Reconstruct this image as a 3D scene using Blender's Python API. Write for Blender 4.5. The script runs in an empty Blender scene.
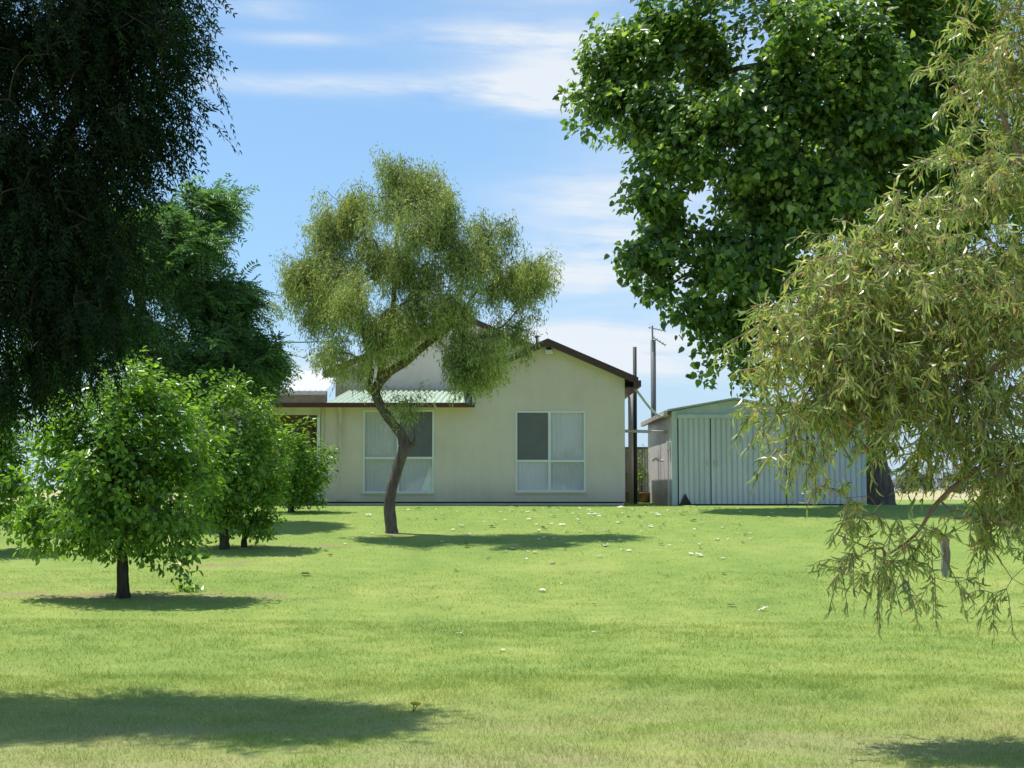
import bpy, math
import numpy as np
from mathutils import Vector
from mathutils.geometry import tessellate_polygon

SC = bpy.context.scene
COL = SC.collection
F = 1560.0
EYE = 1.6
PITCH = math.atan(104 / F)
CP, SP = math.cos(PITCH), math.sin(PITCH)
TO_SUN = np.array([-0.30, 0.21, 0.93]); TO_SUN /= np.linalg.norm(TO_SUN)

# ------------------------------------------------------------------ survey: photo measurements -> metres
def P(px, py, Y):
    u, v = (px - 512) / F, (384 - py) / F
    d = np.array([u, CP - SP * v, SP + CP * v])
    p = d * (Y / d[1]); p[2] += EYE
    return p

def gz(x, y):
    x = np.asarray(x, float); y = np.asarray(y, float)
    t = np.clip((y - 19) / 20.5, 0, 1)
    z = 1.16 * (0.35 * t + 0.65 * t * t * (3 - 2 * t))
    z = z + 0.025 * np.sin(x * 0.31 + 1.0) * np.sin(y * 0.23) * (1 - t)
    far = np.clip((y - 70) / 200, 0, 1)
    return z - 0.25 * far

def G(px, py):
    lo = None
    for Y in np.arange(5, 60, 0.02):
        p = P(px, py, Y)
        if p[2] <= gz(p[0], p[1]):
            return np.array([p[0], p[1], float(gz(p[0], p[1]))])
    raise ValueError((px, py))

# ------------------------------------------------------------------ object helpers
def root_loc(o):
    v = Vector((0, 0, 0))
    while o is not None:
        v = v + o.location; o = o.parent
    return np.array(v)

def tag(o, label=None, cat=None, group=None, kind=None):
    if label: o['label'] = label
    if cat: o['category'] = cat
    if group: o['group'] = group
    if kind: o['kind'] = kind
    return o

def thing(name, loc, label, cat, group=None):
    o = bpy.data.objects.new(name, None); COL.objects.link(o)
    o.location = [float(c) for c in loc]; o.empty_display_size = 0.3
    return tag(o, label, cat, group)

def link(name, me, mat, parent=None, smooth=False):
    if mat is not None: me.materials.append(mat)
    if smooth and len(me.polygons):
        me.polygons.foreach_set('use_smooth', np.ones(len(me.polygons), bool))
    o = bpy.data.objects.new(name, me); COL.objects.link(o)
    if parent is not None: o.parent = parent
    return o

def np_mesh(name, verts, faces_list, attrs=None):
    """faces_list: list of (M,k) int arrays."""
    me = bpy.data.meshes.new(name)
    verts = np.asarray(verts, np.float32)
    me.vertices.add(len(verts)); me.vertices.foreach_set('co', verts.ravel())
    loops = np.concatenate([f.ravel() for f in faces_list]).astype(np.int32)
    tot = np.concatenate([np.full(len(f), f.shape[1], np.int32) for f in faces_list])
    start = np.concatenate([[0], np.cumsum(tot)[:-1]]).astype(np.int32)
    me.loops.add(len(loops)); me.loops.foreach_set('vertex_index', loops)
    me.polygons.add(len(tot)); me.polygons.foreach_set('loop_start', start)
    try: me.polygons.foreach_set('loop_total', tot)
    except Exception: pass
    me.update(calc_edges=True)
    for k, a in (attrs or {}).items():
        at = me.attributes.new(k, 'FLOAT', 'POINT'); at.data.foreach_set('value', np.asarray(a, np.float32))
    return me

class MB:
    def __init__(s): s.v = []; s.f = []
    def add(s, vs, fs):
        n = len(s.v); s.v += [tuple(float(c) for c in v) for v in vs]
        s.f += [tuple(i + n for i in f) for f in fs]; return s
    def box(s, a, b):
        x0, y0, z0 = np.minimum(a, b); x1, y1, z1 = np.maximum(a, b)
        return s.add([(x0,y0,z0),(x1,y0,z0),(x1,y1,z0),(x0,y1,z0),(x0,y0,z1),(x1,y0,z1),(x1,y1,z1),(x0,y1,z1)],
                     [(0,3,2,1),(4,5,6,7),(0,1,5,4),(1,2,6,5),(2,3,7,6),(3,0,4,7)])
    def prism(s, poly, y0, y1):
        n = len(poly)
        vs = [(x, y0, z) for x, z in poly] + [(x, y1, z) for x, z in poly]
        fs = [tuple(range(n)), tuple(range(2*n-1, n-1, -1))] + [((i+1) % n, i, i+n, (i+1) % n + n) for i in range(n)]
        return s.add(vs, fs)
    def holed(s, poly, holes, y0, y1):
        loops = [poly] + holes
        tris = tessellate_polygon([[Vector((x, z, 0)) for x, z in l] for l in loops])
        flat = [p for l in loops for p in l]; n = len(flat)
        vs = [(x, y0, z) for x, z in flat] + [(x, y1, z) for x, z in flat]
        fs = [tuple(t) for t in tris] + [tuple(i + n for i in reversed(t)) for t in tris]
        k = 0
        for l in loops:
            m = len(l)
            for i in range(m):
                a, b = k + i, k + (i+1) % m
                fs.append((b, a, a+n, b+n))
            k += m
        return s.add(vs, fs)
    def tube(s, pts, r, n=8, cap=True):
        pts = [np.array(p, float) for p in pts]; m = len(pts)
        rs = r if hasattr(r, '__len__') else [r]*m
        vs, fs = tube_arrays(np.array(pts), np.array(rs, float), n)
        k = len(s.v); s.add(vs, [tuple(f) for f in fs])
        if cap:
            s.f.append(tuple(k + i for i in reversed(range(n)))); s.f.append(tuple(k + (m-1)*n + i for i in range(n)))
        return s
    def build(s, name, mat, parent=None, smooth=False, bevel=0):
        off = root_loc(parent) if parent is not None else np.zeros(3)
        me = bpy.data.meshes.new(name)
        me.from_pydata([tuple(np.array(v) - off) for v in s.v], [], s.f); me.update()
        import bmesh
        bm = bmesh.new(); bm.from_mesh(me); bmesh.ops.recalc_face_normals(bm, faces=bm.faces); bm.to_mesh(me); bm.free()
        o = link(name, me, mat, parent, smooth)
        if bevel:
            b = o.modifiers.new('bevel', 'BEVEL'); b.width = bevel; b.segments = 2; b.limit_method = 'ANGLE'
        return o

def norm(a):
    return a / (np.linalg.norm(a, axis=-1, keepdims=True) + 1e-9)

def tube_arrays(p, r, n):
    m = len(p)
    t = np.zeros_like(p); t[1:-1] = p[2:] - p[:-2]; t[0] = p[1] - p[0]; t[-1] = p[-1] - p[-2]
    t = norm(t)
    ref = np.array([0.31, 0.2, 0.05]) if abs(t[0] @ np.array([0, 0, 1])) > 0.8 else np.array([0, 0, 1.0])
    a = norm(np.cross(t, ref)); b = np.cross(t, a)
    ang = np.linspace(0, 2*np.pi, n, endpoint=False)
    v = p[:, None] + r[:, None, None] * (np.cos(ang)[None, :, None] * a[:, None] + np.sin(ang)[None, :, None] * b[:, None])
    i = np.arange(m-1)[:, None] * n; j = np.arange(n)[None]; j2 = (j + 1) % n
    f = np.stack([i + j, i + j2, i + n + j2, i + n + j], -1).reshape(-1, 4)
    return v.reshape(-1, 3), f

def catmull(pts, k=6):
    p = np.array(pts, float); p = np.vstack([2*p[0]-p[1], p, 2*p[-1]-p[-2]])
    out = []
    for i in range(1, len(p)-2):
        for t in np.linspace(0, 1, k, endpoint=False):
            a, b, c, d = p[i-1], p[i], p[i+1], p[i+2]
            out.append(0.5*((2*b)+(-a+c)*t+(2*a-5*b+4*c-d)*t*t+(-a+3*b-3*c+d)*t**3))
    out.append(p[-2]); return np.array(out)

# ------------------------------------------------------------------ materials
def new_mat(name):
    m = bpy.data.materials.new(name); m.use_nodes = True
    nt = m.node_tree; nt.nodes.clear()
    out = nt.nodes.new('ShaderNodeOutputMaterial')
    return m, nt, out

def N(nt, typ, **kw):
    n = nt.nodes.new(typ)
    for k, v in kw.items():
        if k.startswith('i_'):
            n.inputs[k[2:].replace('_', ' ')].default_value = v
        else: setattr(n, k, v)
    return n

def ramp(nt, stops):
    r = nt.nodes.new('ShaderNodeValToRGB'); e = r.color_ramp.elements
    while len(e) > 1: e.remove(e[-1])
    e[0].position = stops[0][0]; e[0].color = (*stops[0][1], 1)
    for p, c in stops[1:]:
        x = e.new(p); x.color = (*c, 1)
    return r

def mix(nt, fac, a, b, blend='MIX'):
    m = nt.nodes.new('ShaderNodeMix'); m.data_type = 'RGBA'; m.blend_type = blend
    for s, v in ((0, fac), (6, a), (7, b)):
        if hasattr(v, 'links') or hasattr(v, 'is_linked'): nt.links.new(v, m.inputs[s])
        else: m.inputs[s].default_value = v if s == 0 else (*v, 1)
    return m.outputs[2]

def math_(nt, op, a, b=0.0, c=0.0, clamp=False):
    m = nt.nodes.new('ShaderNodeMath'); m.operation = op; m.use_clamp = clamp
    for i, v in enumerate((a, b, c)):
        if hasattr(v, 'is_linked'): nt.links.new(v, m.inputs[i])
        else: m.inputs[i].default_value = v
    return m.outputs[0]

def noise(nt, scale, detail=4, rough=0.55, vec=None, dims='3D'):
    n = nt.nodes.new('ShaderNodeTexNoise'); n.noise_dimensions = dims
    n.inputs['Scale'].default_value = scale; n.inputs['Detail'].default_value = detail; n.inputs['Roughness'].default_value = rough
    if vec is not None: nt.links.new(vec, n.inputs['Vector'])
    return n.outputs['Fac']

def wpos(nt):
    return nt.nodes.new('ShaderNodeNewGeometry').outputs['Position']

def scaled(nt, vec, s):
    m = nt.nodes.new('ShaderNodeVectorMath'); m.operation = 'MULTIPLY'; nt.links.new(vec, m.inputs[0]); m.inputs[1].default_value = s
    return m.outputs[0]

def paint(name, col, col2=None, rough=0.5, scale=3.0, metallic=0.0, spec=0.4, bump=0.0, bscale=60, stretch=(1, 1, 1)):
    m, nt, out = new_mat(name)
    b = N(nt, 'ShaderNodeBsdfPrincipled'); nt.links.new(b.outputs[0], out.inputs[0])
    b.inputs['Roughness'].default_value = rough; b.inputs['Metallic'].default_value = metallic
    b.inputs['Specular IOR Level'].default_value = spec
    col2 = col2 or tuple(c * 0.75 for c in col)
    v = scaled(nt, wpos(nt), stretch)
    f = noise(nt, scale, 6, 0.65, v)
    r = ramp(nt, [(0.3, col2), (0.62, col)]); nt.links.new(f, r.inputs[0])
    nt.links.new(r.outputs[0], b.inputs['Base Color'])
    if bump:
        bp = N(nt, 'ShaderNodeBump'); bp.inputs['Strength'].default_value = bump; bp.inputs['Distance'].default_value = 0.02
        nt.links.new(noise(nt, bscale, 3, 0.6, v), bp.inputs['Height']); nt.links.new(bp.outputs[0], b.inputs['Normal'])
    return m

def leaf_mat(name, stops, trans, rough=0.42, tw=0.35, spec=0.4, nscale=0.9, nw=0.45):
    m, nt, out = new_mat(name)
    at = N(nt, 'ShaderNodeAttribute', attribute_name='rnd')
    f = math_(nt, 'ADD', math_(nt, 'MULTIPLY', at.outputs['Fac'], 1 - nw), math_(nt, 'MULTIPLY', noise(nt, nscale, 2, 0.5, wpos(nt)), nw))
    r = ramp(nt, stops); nt.links.new(f, r.inputs[0])
    b = N(nt, 'ShaderNodeBsdfPrincipled'); nt.links.new(r.outputs[0], b.inputs['Base Color'])
    b.inputs['Roughness'].default_value = rough; b.inputs['Specular IOR Level'].default_value = spec
    t = N(nt, 'ShaderNodeBsdfTranslucent')
    nt.links.new(mix(nt, 1.0, r.outputs[0], trans, 'MULTIPLY'), t.inputs[0])
    s = N(nt, 'ShaderNodeMixShader'); s.inputs[0].default_value = tw
    nt.links.new(b.outputs[0], s.inputs[1]); nt.links.new(t.outputs[0], s.inputs[2]); nt.links.new(s.outputs[0], out.inputs[0])
    return m

M = {}
M['cream_wall'] = None
def wall_mat():
    m, nt, out = new_mat('cream_render')
    b = N(nt, 'ShaderNodeBsdfPrincipled'); nt.links.new(b.outputs[0], out.inputs[0])
    b.inputs['Roughness'].default_value = 0.8; b.inputs['Specular IOR Level'].default_value = 0.2
    pos = wpos(nt)
    f = noise(nt, 0.7, 7, 0.65, pos)
    r = ramp(nt, [(0.33, (0.70, 0.59, 0.50)), (0.5, (0.76, 0.645, 0.555)), (0.7, (0.795, 0.685, 0.59))]); nt.links.new(f, r.inputs[0])
    # run-off streaks and splash-back dirt
    st = noise(nt, 1.0, 5, 0.7, scaled(nt, pos, (5.0, 5.0, 0.35)))
    sm = math_(nt, 'MULTIPLY', math_(nt, 'SUBTRACT', st, 0.5, clamp=True), 0.4)
    c = mix(nt, sm, r.outputs[0], (0.34, 0.31, 0.22))
    sep = N(nt, 'ShaderNodeSeparateXYZ'); nt.links.new(pos, sep.inputs[0])
    low = math_(nt, 'MULTIPLY', math_(nt, 'SUBTRACT', 1.75, sep.outputs[2], clamp=True), math_(nt, 'MULTIPLY', noise(nt, 3, 5, 0.7, pos), 0.9), clamp=True)
    c = mix(nt, low, c, (0.32, 0.27, 0.18))
    nt.links.new(c, b.inputs['Base Color'])
    bp = N(nt, 'ShaderNodeBump'); bp.inputs['Strength'].default_value = 0.35; bp.inputs['Distance'].default_value = 0.02
    nt.links.new(noise(nt, 25, 4, 0.6, pos), bp.inputs['Height']); nt.links.new(bp.outputs[0], b.inputs['Normal'])
    return m
M['cream_wall'] = wall_mat()
M['cream_trim'] = paint('cream_trim', (0.66, 0.63, 0.50), (0.54, 0.51, 0.39), 0.5)
M['brown_trim'] = paint('brown_trim', (0.085, 0.040, 0.032), (0.055, 0.028, 0.024), 0.45)
M['red_brown'] = paint('red_brown_gutter', (0.13, 0.045, 0.035), (0.085, 0.032, 0.026), 0.45)
M['green_roof'] = paint('pale_green_roof', (0.50, 0.60, 0.46), (0.40, 0.50, 0.37), 0.5, 1.5)
M['white_roof'] = paint('white_roof', (0.80, 0.80, 0.78), (0.72, 0.72, 0.70), 0.5)
M['white_frame'] = paint('white_aluminium', (0.80, 0.82, 0.80), (0.72, 0.74, 0.72), 0.4)
M['screen'] = paint('fly_screen', (0.155, 0.155, 0.165), (0.130, 0.130, 0.140), 0.55)
M['blind'] = paint('roller_blind', (0.66, 0.62, 0.67), (0.58, 0.545, 0.59), 0.8, 1.2, stretch=(1, 1, 0.5))
M['porch_brown'] = paint('porch_brown_wall', (0.17, 0.115, 0.09), (0.12, 0.08, 0.062), 0.8)
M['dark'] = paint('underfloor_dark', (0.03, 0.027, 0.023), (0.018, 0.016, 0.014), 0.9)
M['concrete'] = paint('concrete', (0.36, 0.33, 0.28), (0.26, 0.23, 0.19), 0.9, 4, bump=0.2)
M['grey_pole'] = paint('galvanised_grey', (0.20, 0.21, 0.215), (0.14, 0.145, 0.15), 0.55, 5)
M['dark_pole'] = paint('dark_steel', (0.06, 0.058, 0.055), (0.04, 0.038, 0.036), 0.6)
M['metal'] = paint('antenna_aluminium', (0.45, 0.46, 0.47), (0.36, 0.37, 0.38), 0.35, metallic=0.7)
M['white_plastic'] = paint('white_plastic', (0.72, 0.72, 0.68), (0.62, 0.61, 0.56), 0.45)
M['cable'] = paint('black_cable', (0.03, 0.03, 0.033), (0.02, 0.02, 0.022), 0.6)
M['terracotta'] = paint('terracotta', (0.22, 0.11, 0.075), (0.16, 0.08, 0.055), 0.8)
M['old_timber'] = paint('weathered_timber', (0.30, 0.275, 0.245), (0.13, 0.115, 0.10), 0.85, 6, stretch=(3, 3, 0.4), bump=0.5, bscale=30)
M['rack_grey'] = paint('weathered_sheet', (0.58, 0.54, 0.48), (0.38, 0.35, 0.30), 0.8, 3)

def glass_mat():
    m, nt, out = new_mat('window_glass')
    fr = N(nt, 'ShaderNodeLayerWeight')
    t = N(nt, 'ShaderNodeBsdfTransparent'); t.inputs[0].default_value = (0.97, 0.99, 0.98, 1)
    g = N(nt, 'ShaderNodeBsdfGlossy'); g.inputs['Roughness'].default_value = 0.02
    bp = N(nt, 'ShaderNodeBump'); bp.inputs['Strength'].default_value = 0.05; bp.inputs['Distance'].default_value = 0.05
    nt.links.new(noise(nt, 1.5, 1, 0.4, wpos(nt)), bp.inputs['Height']); nt.links.new(bp.outputs[0], g.inputs['Normal'])
    s = N(nt, 'ShaderNodeMixShader'); f2 = math_(nt, 'ADD', math_(nt, 'MULTIPLY', math_(nt, 'POWER', fr.outputs['Facing'], 5.0), 0.6), 0.07, clamp=True)
    nt.links.new(f2, s.inputs[0]); nt.links.new(t.outputs[0], s.inputs[1]); nt.links.new(g.outputs[0], s.inputs[2]); nt.links.new(s.outputs[0], out.inputs[0])
    return m
M['glass'] = glass_mat()

def shed_mat(name, col, dark, rust):
    m, nt, out = new_mat(name)
    b = N(nt, 'ShaderNodeBsdfPrincipled'); nt.links.new(b.outputs[0], out.inputs[0])
    b.inputs['Roughness'].default_value = 0.45; b.inputs['Specular IOR Level'].default_value = 0.4
    pos = wpos(nt)
    f = noise(nt, 1.0, 6, 0.7, scaled(nt, pos, (2.5, 2.5, 0.4)))
    r = ramp(nt, [(0.35, dark), (0.6, col)]); nt.links.new(f, r.inputs[0])
    sep = N(nt, 'ShaderNodeSeparateXYZ'); nt.links.new(pos, sep.inputs[0])
    h = math_(nt, 'SUBTRACT', 1.16 + rust[0], sep.outputs[2])
    e = math_(nt, 'ADD', math_(nt, 'MULTIPLY', h, 4.0), math_(nt, 'MULTIPLY', math_(nt, 'SUBTRACT', noise(nt, 1.3, 4, 0.6, pos), 0.5), rust[1]))
    e = math_(nt, 'MULTIPLY', math_(nt, 'ADD', e, 0.0, clamp=True), rust[2])
    c = mix(nt, e, r.outputs[0], (0.26, 0.17, 0.11)); nt.links.new(c, b.inputs['Base Color'])
    return m
M['shed_door'] = shed_mat('shed_blue_grey_sheet', (0.66, 0.67, 0.665), (0.57, 0.58, 0.57), (0.10, 1.2, 0.5))
M['shed_side'] = shed_mat('shed_side_sheet', (0.78, 0.76, 0.75), (0.68, 0.66, 0.65), (0.5, 3.0, 0.45))
M['shed_trim'] = paint('shed_trim', (0.58, 0.64, 0.62), (0.47, 0.53, 0.52), 0.45)
M['shed_roof'] = paint('shed_roof', (0.45, 0.48, 0.46), (0.36, 0.39, 0.38), 0.5)
M['shed_dark'] = paint('shed_shadow_gap', (0.05, 0.055, 0.055), (0.03, 0.032, 0.032), 0.9)

M['bark_grey'] = paint('gum_bark', (0.19, 0.150, 0.122), (0.07, 0.053, 0.043), 0.9, 5, spec=0.15, stretch=(3, 3, 0.7), bump=0.8, bscale=14)
M['bark_brown'] = paint('dark_bark', (0.10, 0.082, 0.064), (0.035, 0.028, 0.022), 0.9, 6, spec=0.15, stretch=(3, 3, 0.5), bump=0.8, bscale=14)
M['bark_twig'] = paint('gum_twig_bark', (0.42, 0.27, 0.20), (0.22, 0.12, 0.085), 0.85, 5, spec=0.15)

M['leaf_gum'] = leaf_mat('gum_leaves', [(0.18, (0.095, 0.135, 0.060)), (0.38, (0.20, 0.26, 0.095)), (0.56, (0.41, 0.46, 0.145)), (0.76, (0.63, 0.62, 0.22)), (0.95, (0.44, 0.30, 0.17))], (1.3, 1.4, 0.8), 0.5, 0.34, nscale=0.85, nw=0.6, spec=0.3)
M['leaf_gum_near'] = leaf_mat('near_gum_leaves', [(0.10, (0.14, 0.21, 0.08)), (0.35, (0.28, 0.37, 0.125)), (0.58, (0.47, 0.53, 0.165)), (0.78, (0.64, 0.64, 0.25)), (0.87, (0.50, 0.25, 0.16))], (1.25, 1.3, 0.7), 0.32, 0.42, nscale=1.6, nw=0.3, spec=0.6)
M['leaf_broad'] = leaf_mat('broad_leaves', [(0.15, (0.035, 0.075, 0.022)), (0.5, (0.10, 0.19, 0.045)), (0.82, (0.37, 0.47, 0.13))], (1.8, 1.9, 0.7), 0.32, 0.44, spec=0.55)
M['leaf_citrus'] = leaf_mat('citrus_leaves', [(0.15, (0.06, 0.12, 0.024)), (0.5, (0.14, 0.26, 0.044)), (0.82, (0.29, 0.44, 0.08))], (1.8, 1.9, 0.6), 0.30, 0.44, spec=0.5)
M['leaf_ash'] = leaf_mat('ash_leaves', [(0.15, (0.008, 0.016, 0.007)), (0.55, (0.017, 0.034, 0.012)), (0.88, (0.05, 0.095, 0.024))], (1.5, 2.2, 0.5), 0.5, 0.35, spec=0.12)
M['leaf_feather'] = leaf_mat('feathery_leaves', [(0.15, (0.055, 0.115, 0.05)), (0.5, (0.12, 0.22, 0.085)), (0.85, (0.24, 0.38, 0.14))], (1.4, 1.6, 0.7), 0.42, 0.42)
M['leaf_far'] = leaf_mat('far_leaves', [(0.15, (0.11, 0.13, 0.09)), (0.5, (0.18, 0.20, 0.14)), (0.85, (0.26, 0.27, 0.19))], (1.1, 1.2, 0.8), 0.6, 0.3)
M['leaf_litter'] = paint('dry_leaf', (0.80, 0.75, 0.58), (0.58, 0.50, 0.33), 0.8, 9)

# grass colour shared by the soil sheet and by the blades
LEMON = G(122, 598); SECOND = G(224, 548); MIDTREE = G(391, 533)
def grass_colour(nt, bright=1.0, blades=False):
    pos = wpos(nt)
    sep = N(nt, 'ShaderNodeSeparateXYZ'); nt.links.new(pos, sep.inputs[0])
    x, y = sep.outputs[0], sep.outputs[1]
    a = noise(nt, 0.38, 5, 0.6, scaled(nt, pos, (1, 0.8, 0)))
    b = noise(nt, 2.2, 5, 0.65, scaled(nt, pos, (1, 1, 0)))
    k = lambda c: tuple(v * bright for v in c)
    r = ramp(nt, [(0.28, k((0.182, 0.282, 0.066))), (0.47, k((0.292, 0.388, 0.090))), (0.62, k((0.410, 0.464, 0.125))), (0.78, k((0.46, 0.46, 0.18)))])
    fac = math_(nt, 'ADD', math_(nt, 'MULTIPLY', a, 0.62), math_(nt, 'MULTIPLY', b, 0.38))
    nt.links.new(fac, r.inputs[0])
    c = r.outputs[0]
    # greener, fresher near the house
    g = math_(nt, 'MULTIPLY', math_(nt, 'DIVIDE', math_(nt, 'SUBTRACT', y, 20.0), 18.0, clamp=True), 0.55)
    c = mix(nt, g, c, k((0.258, 0.382, 0.092)))
    # faint mowing bands running towards the house
    st = math_(nt, 'SINE', math_(nt, 'ADD', math_(nt, 'MULTIPLY', math_(nt, 'ADD', x, math_(nt, 'MULTIPLY', y, 0.12)), 4.6), math_(nt, 'MULTIPLY', a, 3.0)))
    c = mix(nt, math_(nt, 'ADD', math_(nt, 'MULTIPLY', st, 0.09), 0.09), c, k((0.20, 0.31, 0.07)))
    # dry straw in the foreground
    dry = math_(nt, 'DIVIDE', math_(nt, 'SUBTRACT', 13.2, y), 4.5, clamp=True)
    n2 = noise(nt, 0.9, 5, 0.7, scaled(nt, pos, (0.6, 1.3, 0)))
    dm = math_(nt, 'MULTIPLY', dry, math_(nt, 'MULTIPLY', math_(nt, 'SUBTRACT', n2, 0.36, clamp=True), 4.2, clamp=True), clamp=True)
    c = mix(nt, math_(nt, 'MULTIPLY', dm, 0.75), c, k((0.46, 0.41, 0.22)))
    # scattered straw flecks everywhere
    n3 = noise(nt, 1.1, 6, 0.75, scaled(nt, pos, (0.45, 1.6, 0)))
    sf = math_(nt, 'MULTIPLY', math_(nt, 'SUBTRACT', n3, 0.58, clamp=True), 4.0, clamp=True)
    c = mix(nt, math_(nt, 'MULTIPLY', sf, 0.55), c, k((0.46, 0.43, 0.24)))
    return c, pos, x, y

def dirt_mask(nt, pos, x, y):
    tot = None
    for (cx, cy, rx, ry, s) in DIRT:
        dx = math_(nt, 'DIVIDE', math_(nt, 'SUBTRACT', x, cx), rx); dy = math_(nt, 'DIVIDE', math_(nt, 'SUBTRACT', y, cy), ry)
        d = math_(nt, 'ADD', math_(nt, 'MULTIPLY', dx, dx), math_(nt, 'MULTIPLY', dy, dy))
        m = math_(nt, 'MULTIPLY', math_(nt, 'SUBTRACT', 1.0, d, clamp=True), s)
        tot = m if tot is None else math_(nt, 'MAXIMUM', tot, m)
    n = noise(nt, 2.5, 5, 0.7, pos)
    return math_(nt, 'MULTIPLY', tot, math_(nt, 'MULTIPLY', math_(nt, 'SUBTRACT', n, 0.42, clamp=True), 6.0, clamp=True), clamp=True)
def dirt_spot(px, py, rx, ry, s):
    g = G(px, py); return (g[0], g[1], rx, ry, s)
DIRT = [dirt_spot(150, 596, 2.5, 0.75, 1.6), dirt_spot(55, 594, 1.2, 0.5, 1.4), dirt_spot(205, 565, 0.9, 0.35, 1.5),
        dirt_spot(255, 563, 0.6, 0.25, 1.4), dirt_spot(235, 548, 1.3, 0.4, 1.2), dirt_spot(290, 546, 1.3, 0.3, 1.0), dirt_spot(391, 535, 0.5, 0.3, 1.3), dirt_spot(335, 545, 0.5, 0.3, 1.0)]

def ground_mat():
    m, nt, out = new_mat('ground_grass_and_soil')
    c, pos, x, y = grass_colour(nt, 0.95)
    d = dirt_mask(nt, pos, x, y)
    c = mix(nt, math_(nt, 'MULTIPLY', d, 0.85), c, (0.34, 0.27, 0.15))
    # fine grass-tuft mottling
    fn = noise(nt, 26, 6, 0.8, scaled(nt, pos, (1, 0.55, 0)))
    mm = ramp(nt, [(0.30, (0.68, 0.72, 0.64)), (0.5, (0.95, 0.95, 0.95)), (0.72, (1.25, 1.2, 1.1))]); nt.links.new(fn, mm.inputs[0])
    c = mix(nt, 0.75, c, mm.outputs[0], 'MULTIPLY')
    # beyond the yard: dry paddock
    fy = math_(nt, 'DIVIDE', math_(nt, 'SUBTRACT', y, 56.0), 6.0, clamp=True)
    pd = ramp(nt, [(0.3, (0.42, 0.38, 0.18)), (0.6, (0.58, 0.50, 0.27))]); nt.links.new(noise(nt, 0.08, 5, 0.6, pos), pd.inputs[0])
    c = mix(nt, fy, c, pd.outputs[0])
    b = N(nt, 'ShaderNodeBsdfPrincipled'); nt.links.new(c, b.inputs['Base Color']); b.inputs['Roughness'].default_value = 0.9; b.inputs['Specular IOR Level'].default_value = 0.1
    bp = N(nt, 'ShaderNodeBump'); bp.inputs['Strength'].default_value = 0.6; bp.inputs['Distance'].default_value = 0.03
    nt.links.new(fn, bp.inputs['Height']); nt.links.new(bp.outputs[0], b.inputs['Normal'])
    nt.links.new(b.outputs[0], out.inputs[0])
    return m
def blade_mat():
    m, nt, out = new_mat('grass_blades')
    c, pos, x, y = grass_colour(nt, 1.12)
    at = N(nt, 'ShaderNodeAttribute', attribute_name='rnd')
    r = ramp(nt, [(0.0, (0.62, 0.72, 0.55)), (0.5, (1, 1, 0.95)), (0.85, (1.25, 1.15, 1.05)), (1.0, (1.7, 1.35, 1.6))]); nt.links.new(at.outputs['Fac'], r.inputs[0])
    c = mix(nt, 1.0, c, r.outputs[0], 'MULTIPLY')
    b = N(nt, 'ShaderNodeBsdfPrincipled'); nt.links.new(c, b.inputs['Base Color']); b.inputs['Roughness'].default_value = 0.55; b.inputs['Specular IOR Level'].default_value = 0.25
    t = N(nt, 'ShaderNodeBsdfTranslucent'); nt.links.new(c, t.inputs[0])
    s = N(nt, 'ShaderNodeMixShader'); s.inputs[0].default_value = 0.4
    nt.links.new(b.outputs[0], s.inputs[1]); nt.links.new(t.outputs[0], s.inputs[2]); nt.links.new(s.outputs[0], out.inputs[0])
    return m

# ------------------------------------------------------------------ ground
def axis(core, outer):
    return np.unique(np.concatenate([core, outer, -outer]))
gx = axis(np.linspace(-34, 34, 137), np.array([40, 50, 65, 90, 130, 200, 350, 700, 1500]))
gy = np.concatenate([[-900, -400, -200, -100, -50, -25, -12], np.linspace(-5, 62, 136), [66, 72, 80, 90, 105, 125, 150, 190, 250, 350, 500, 800, 1300, 2500]])
X, Y = np.meshgrid(gx, gy); nx, ny = len(gx), len(gy)
gv = np.stack([X, Y, gz(X, Y)], -1).reshape(-1, 3)
i = np.arange(ny-1)[:, None]*nx + np.arange(nx-1)[None]
gf = np.stack([i, i+1, i+nx+1, i+nx], -1).reshape(-1, 4)
tag(link('ground', np_mesh('ground', gv, [gf]), ground_mat(), None, True), kind='structure')

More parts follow.
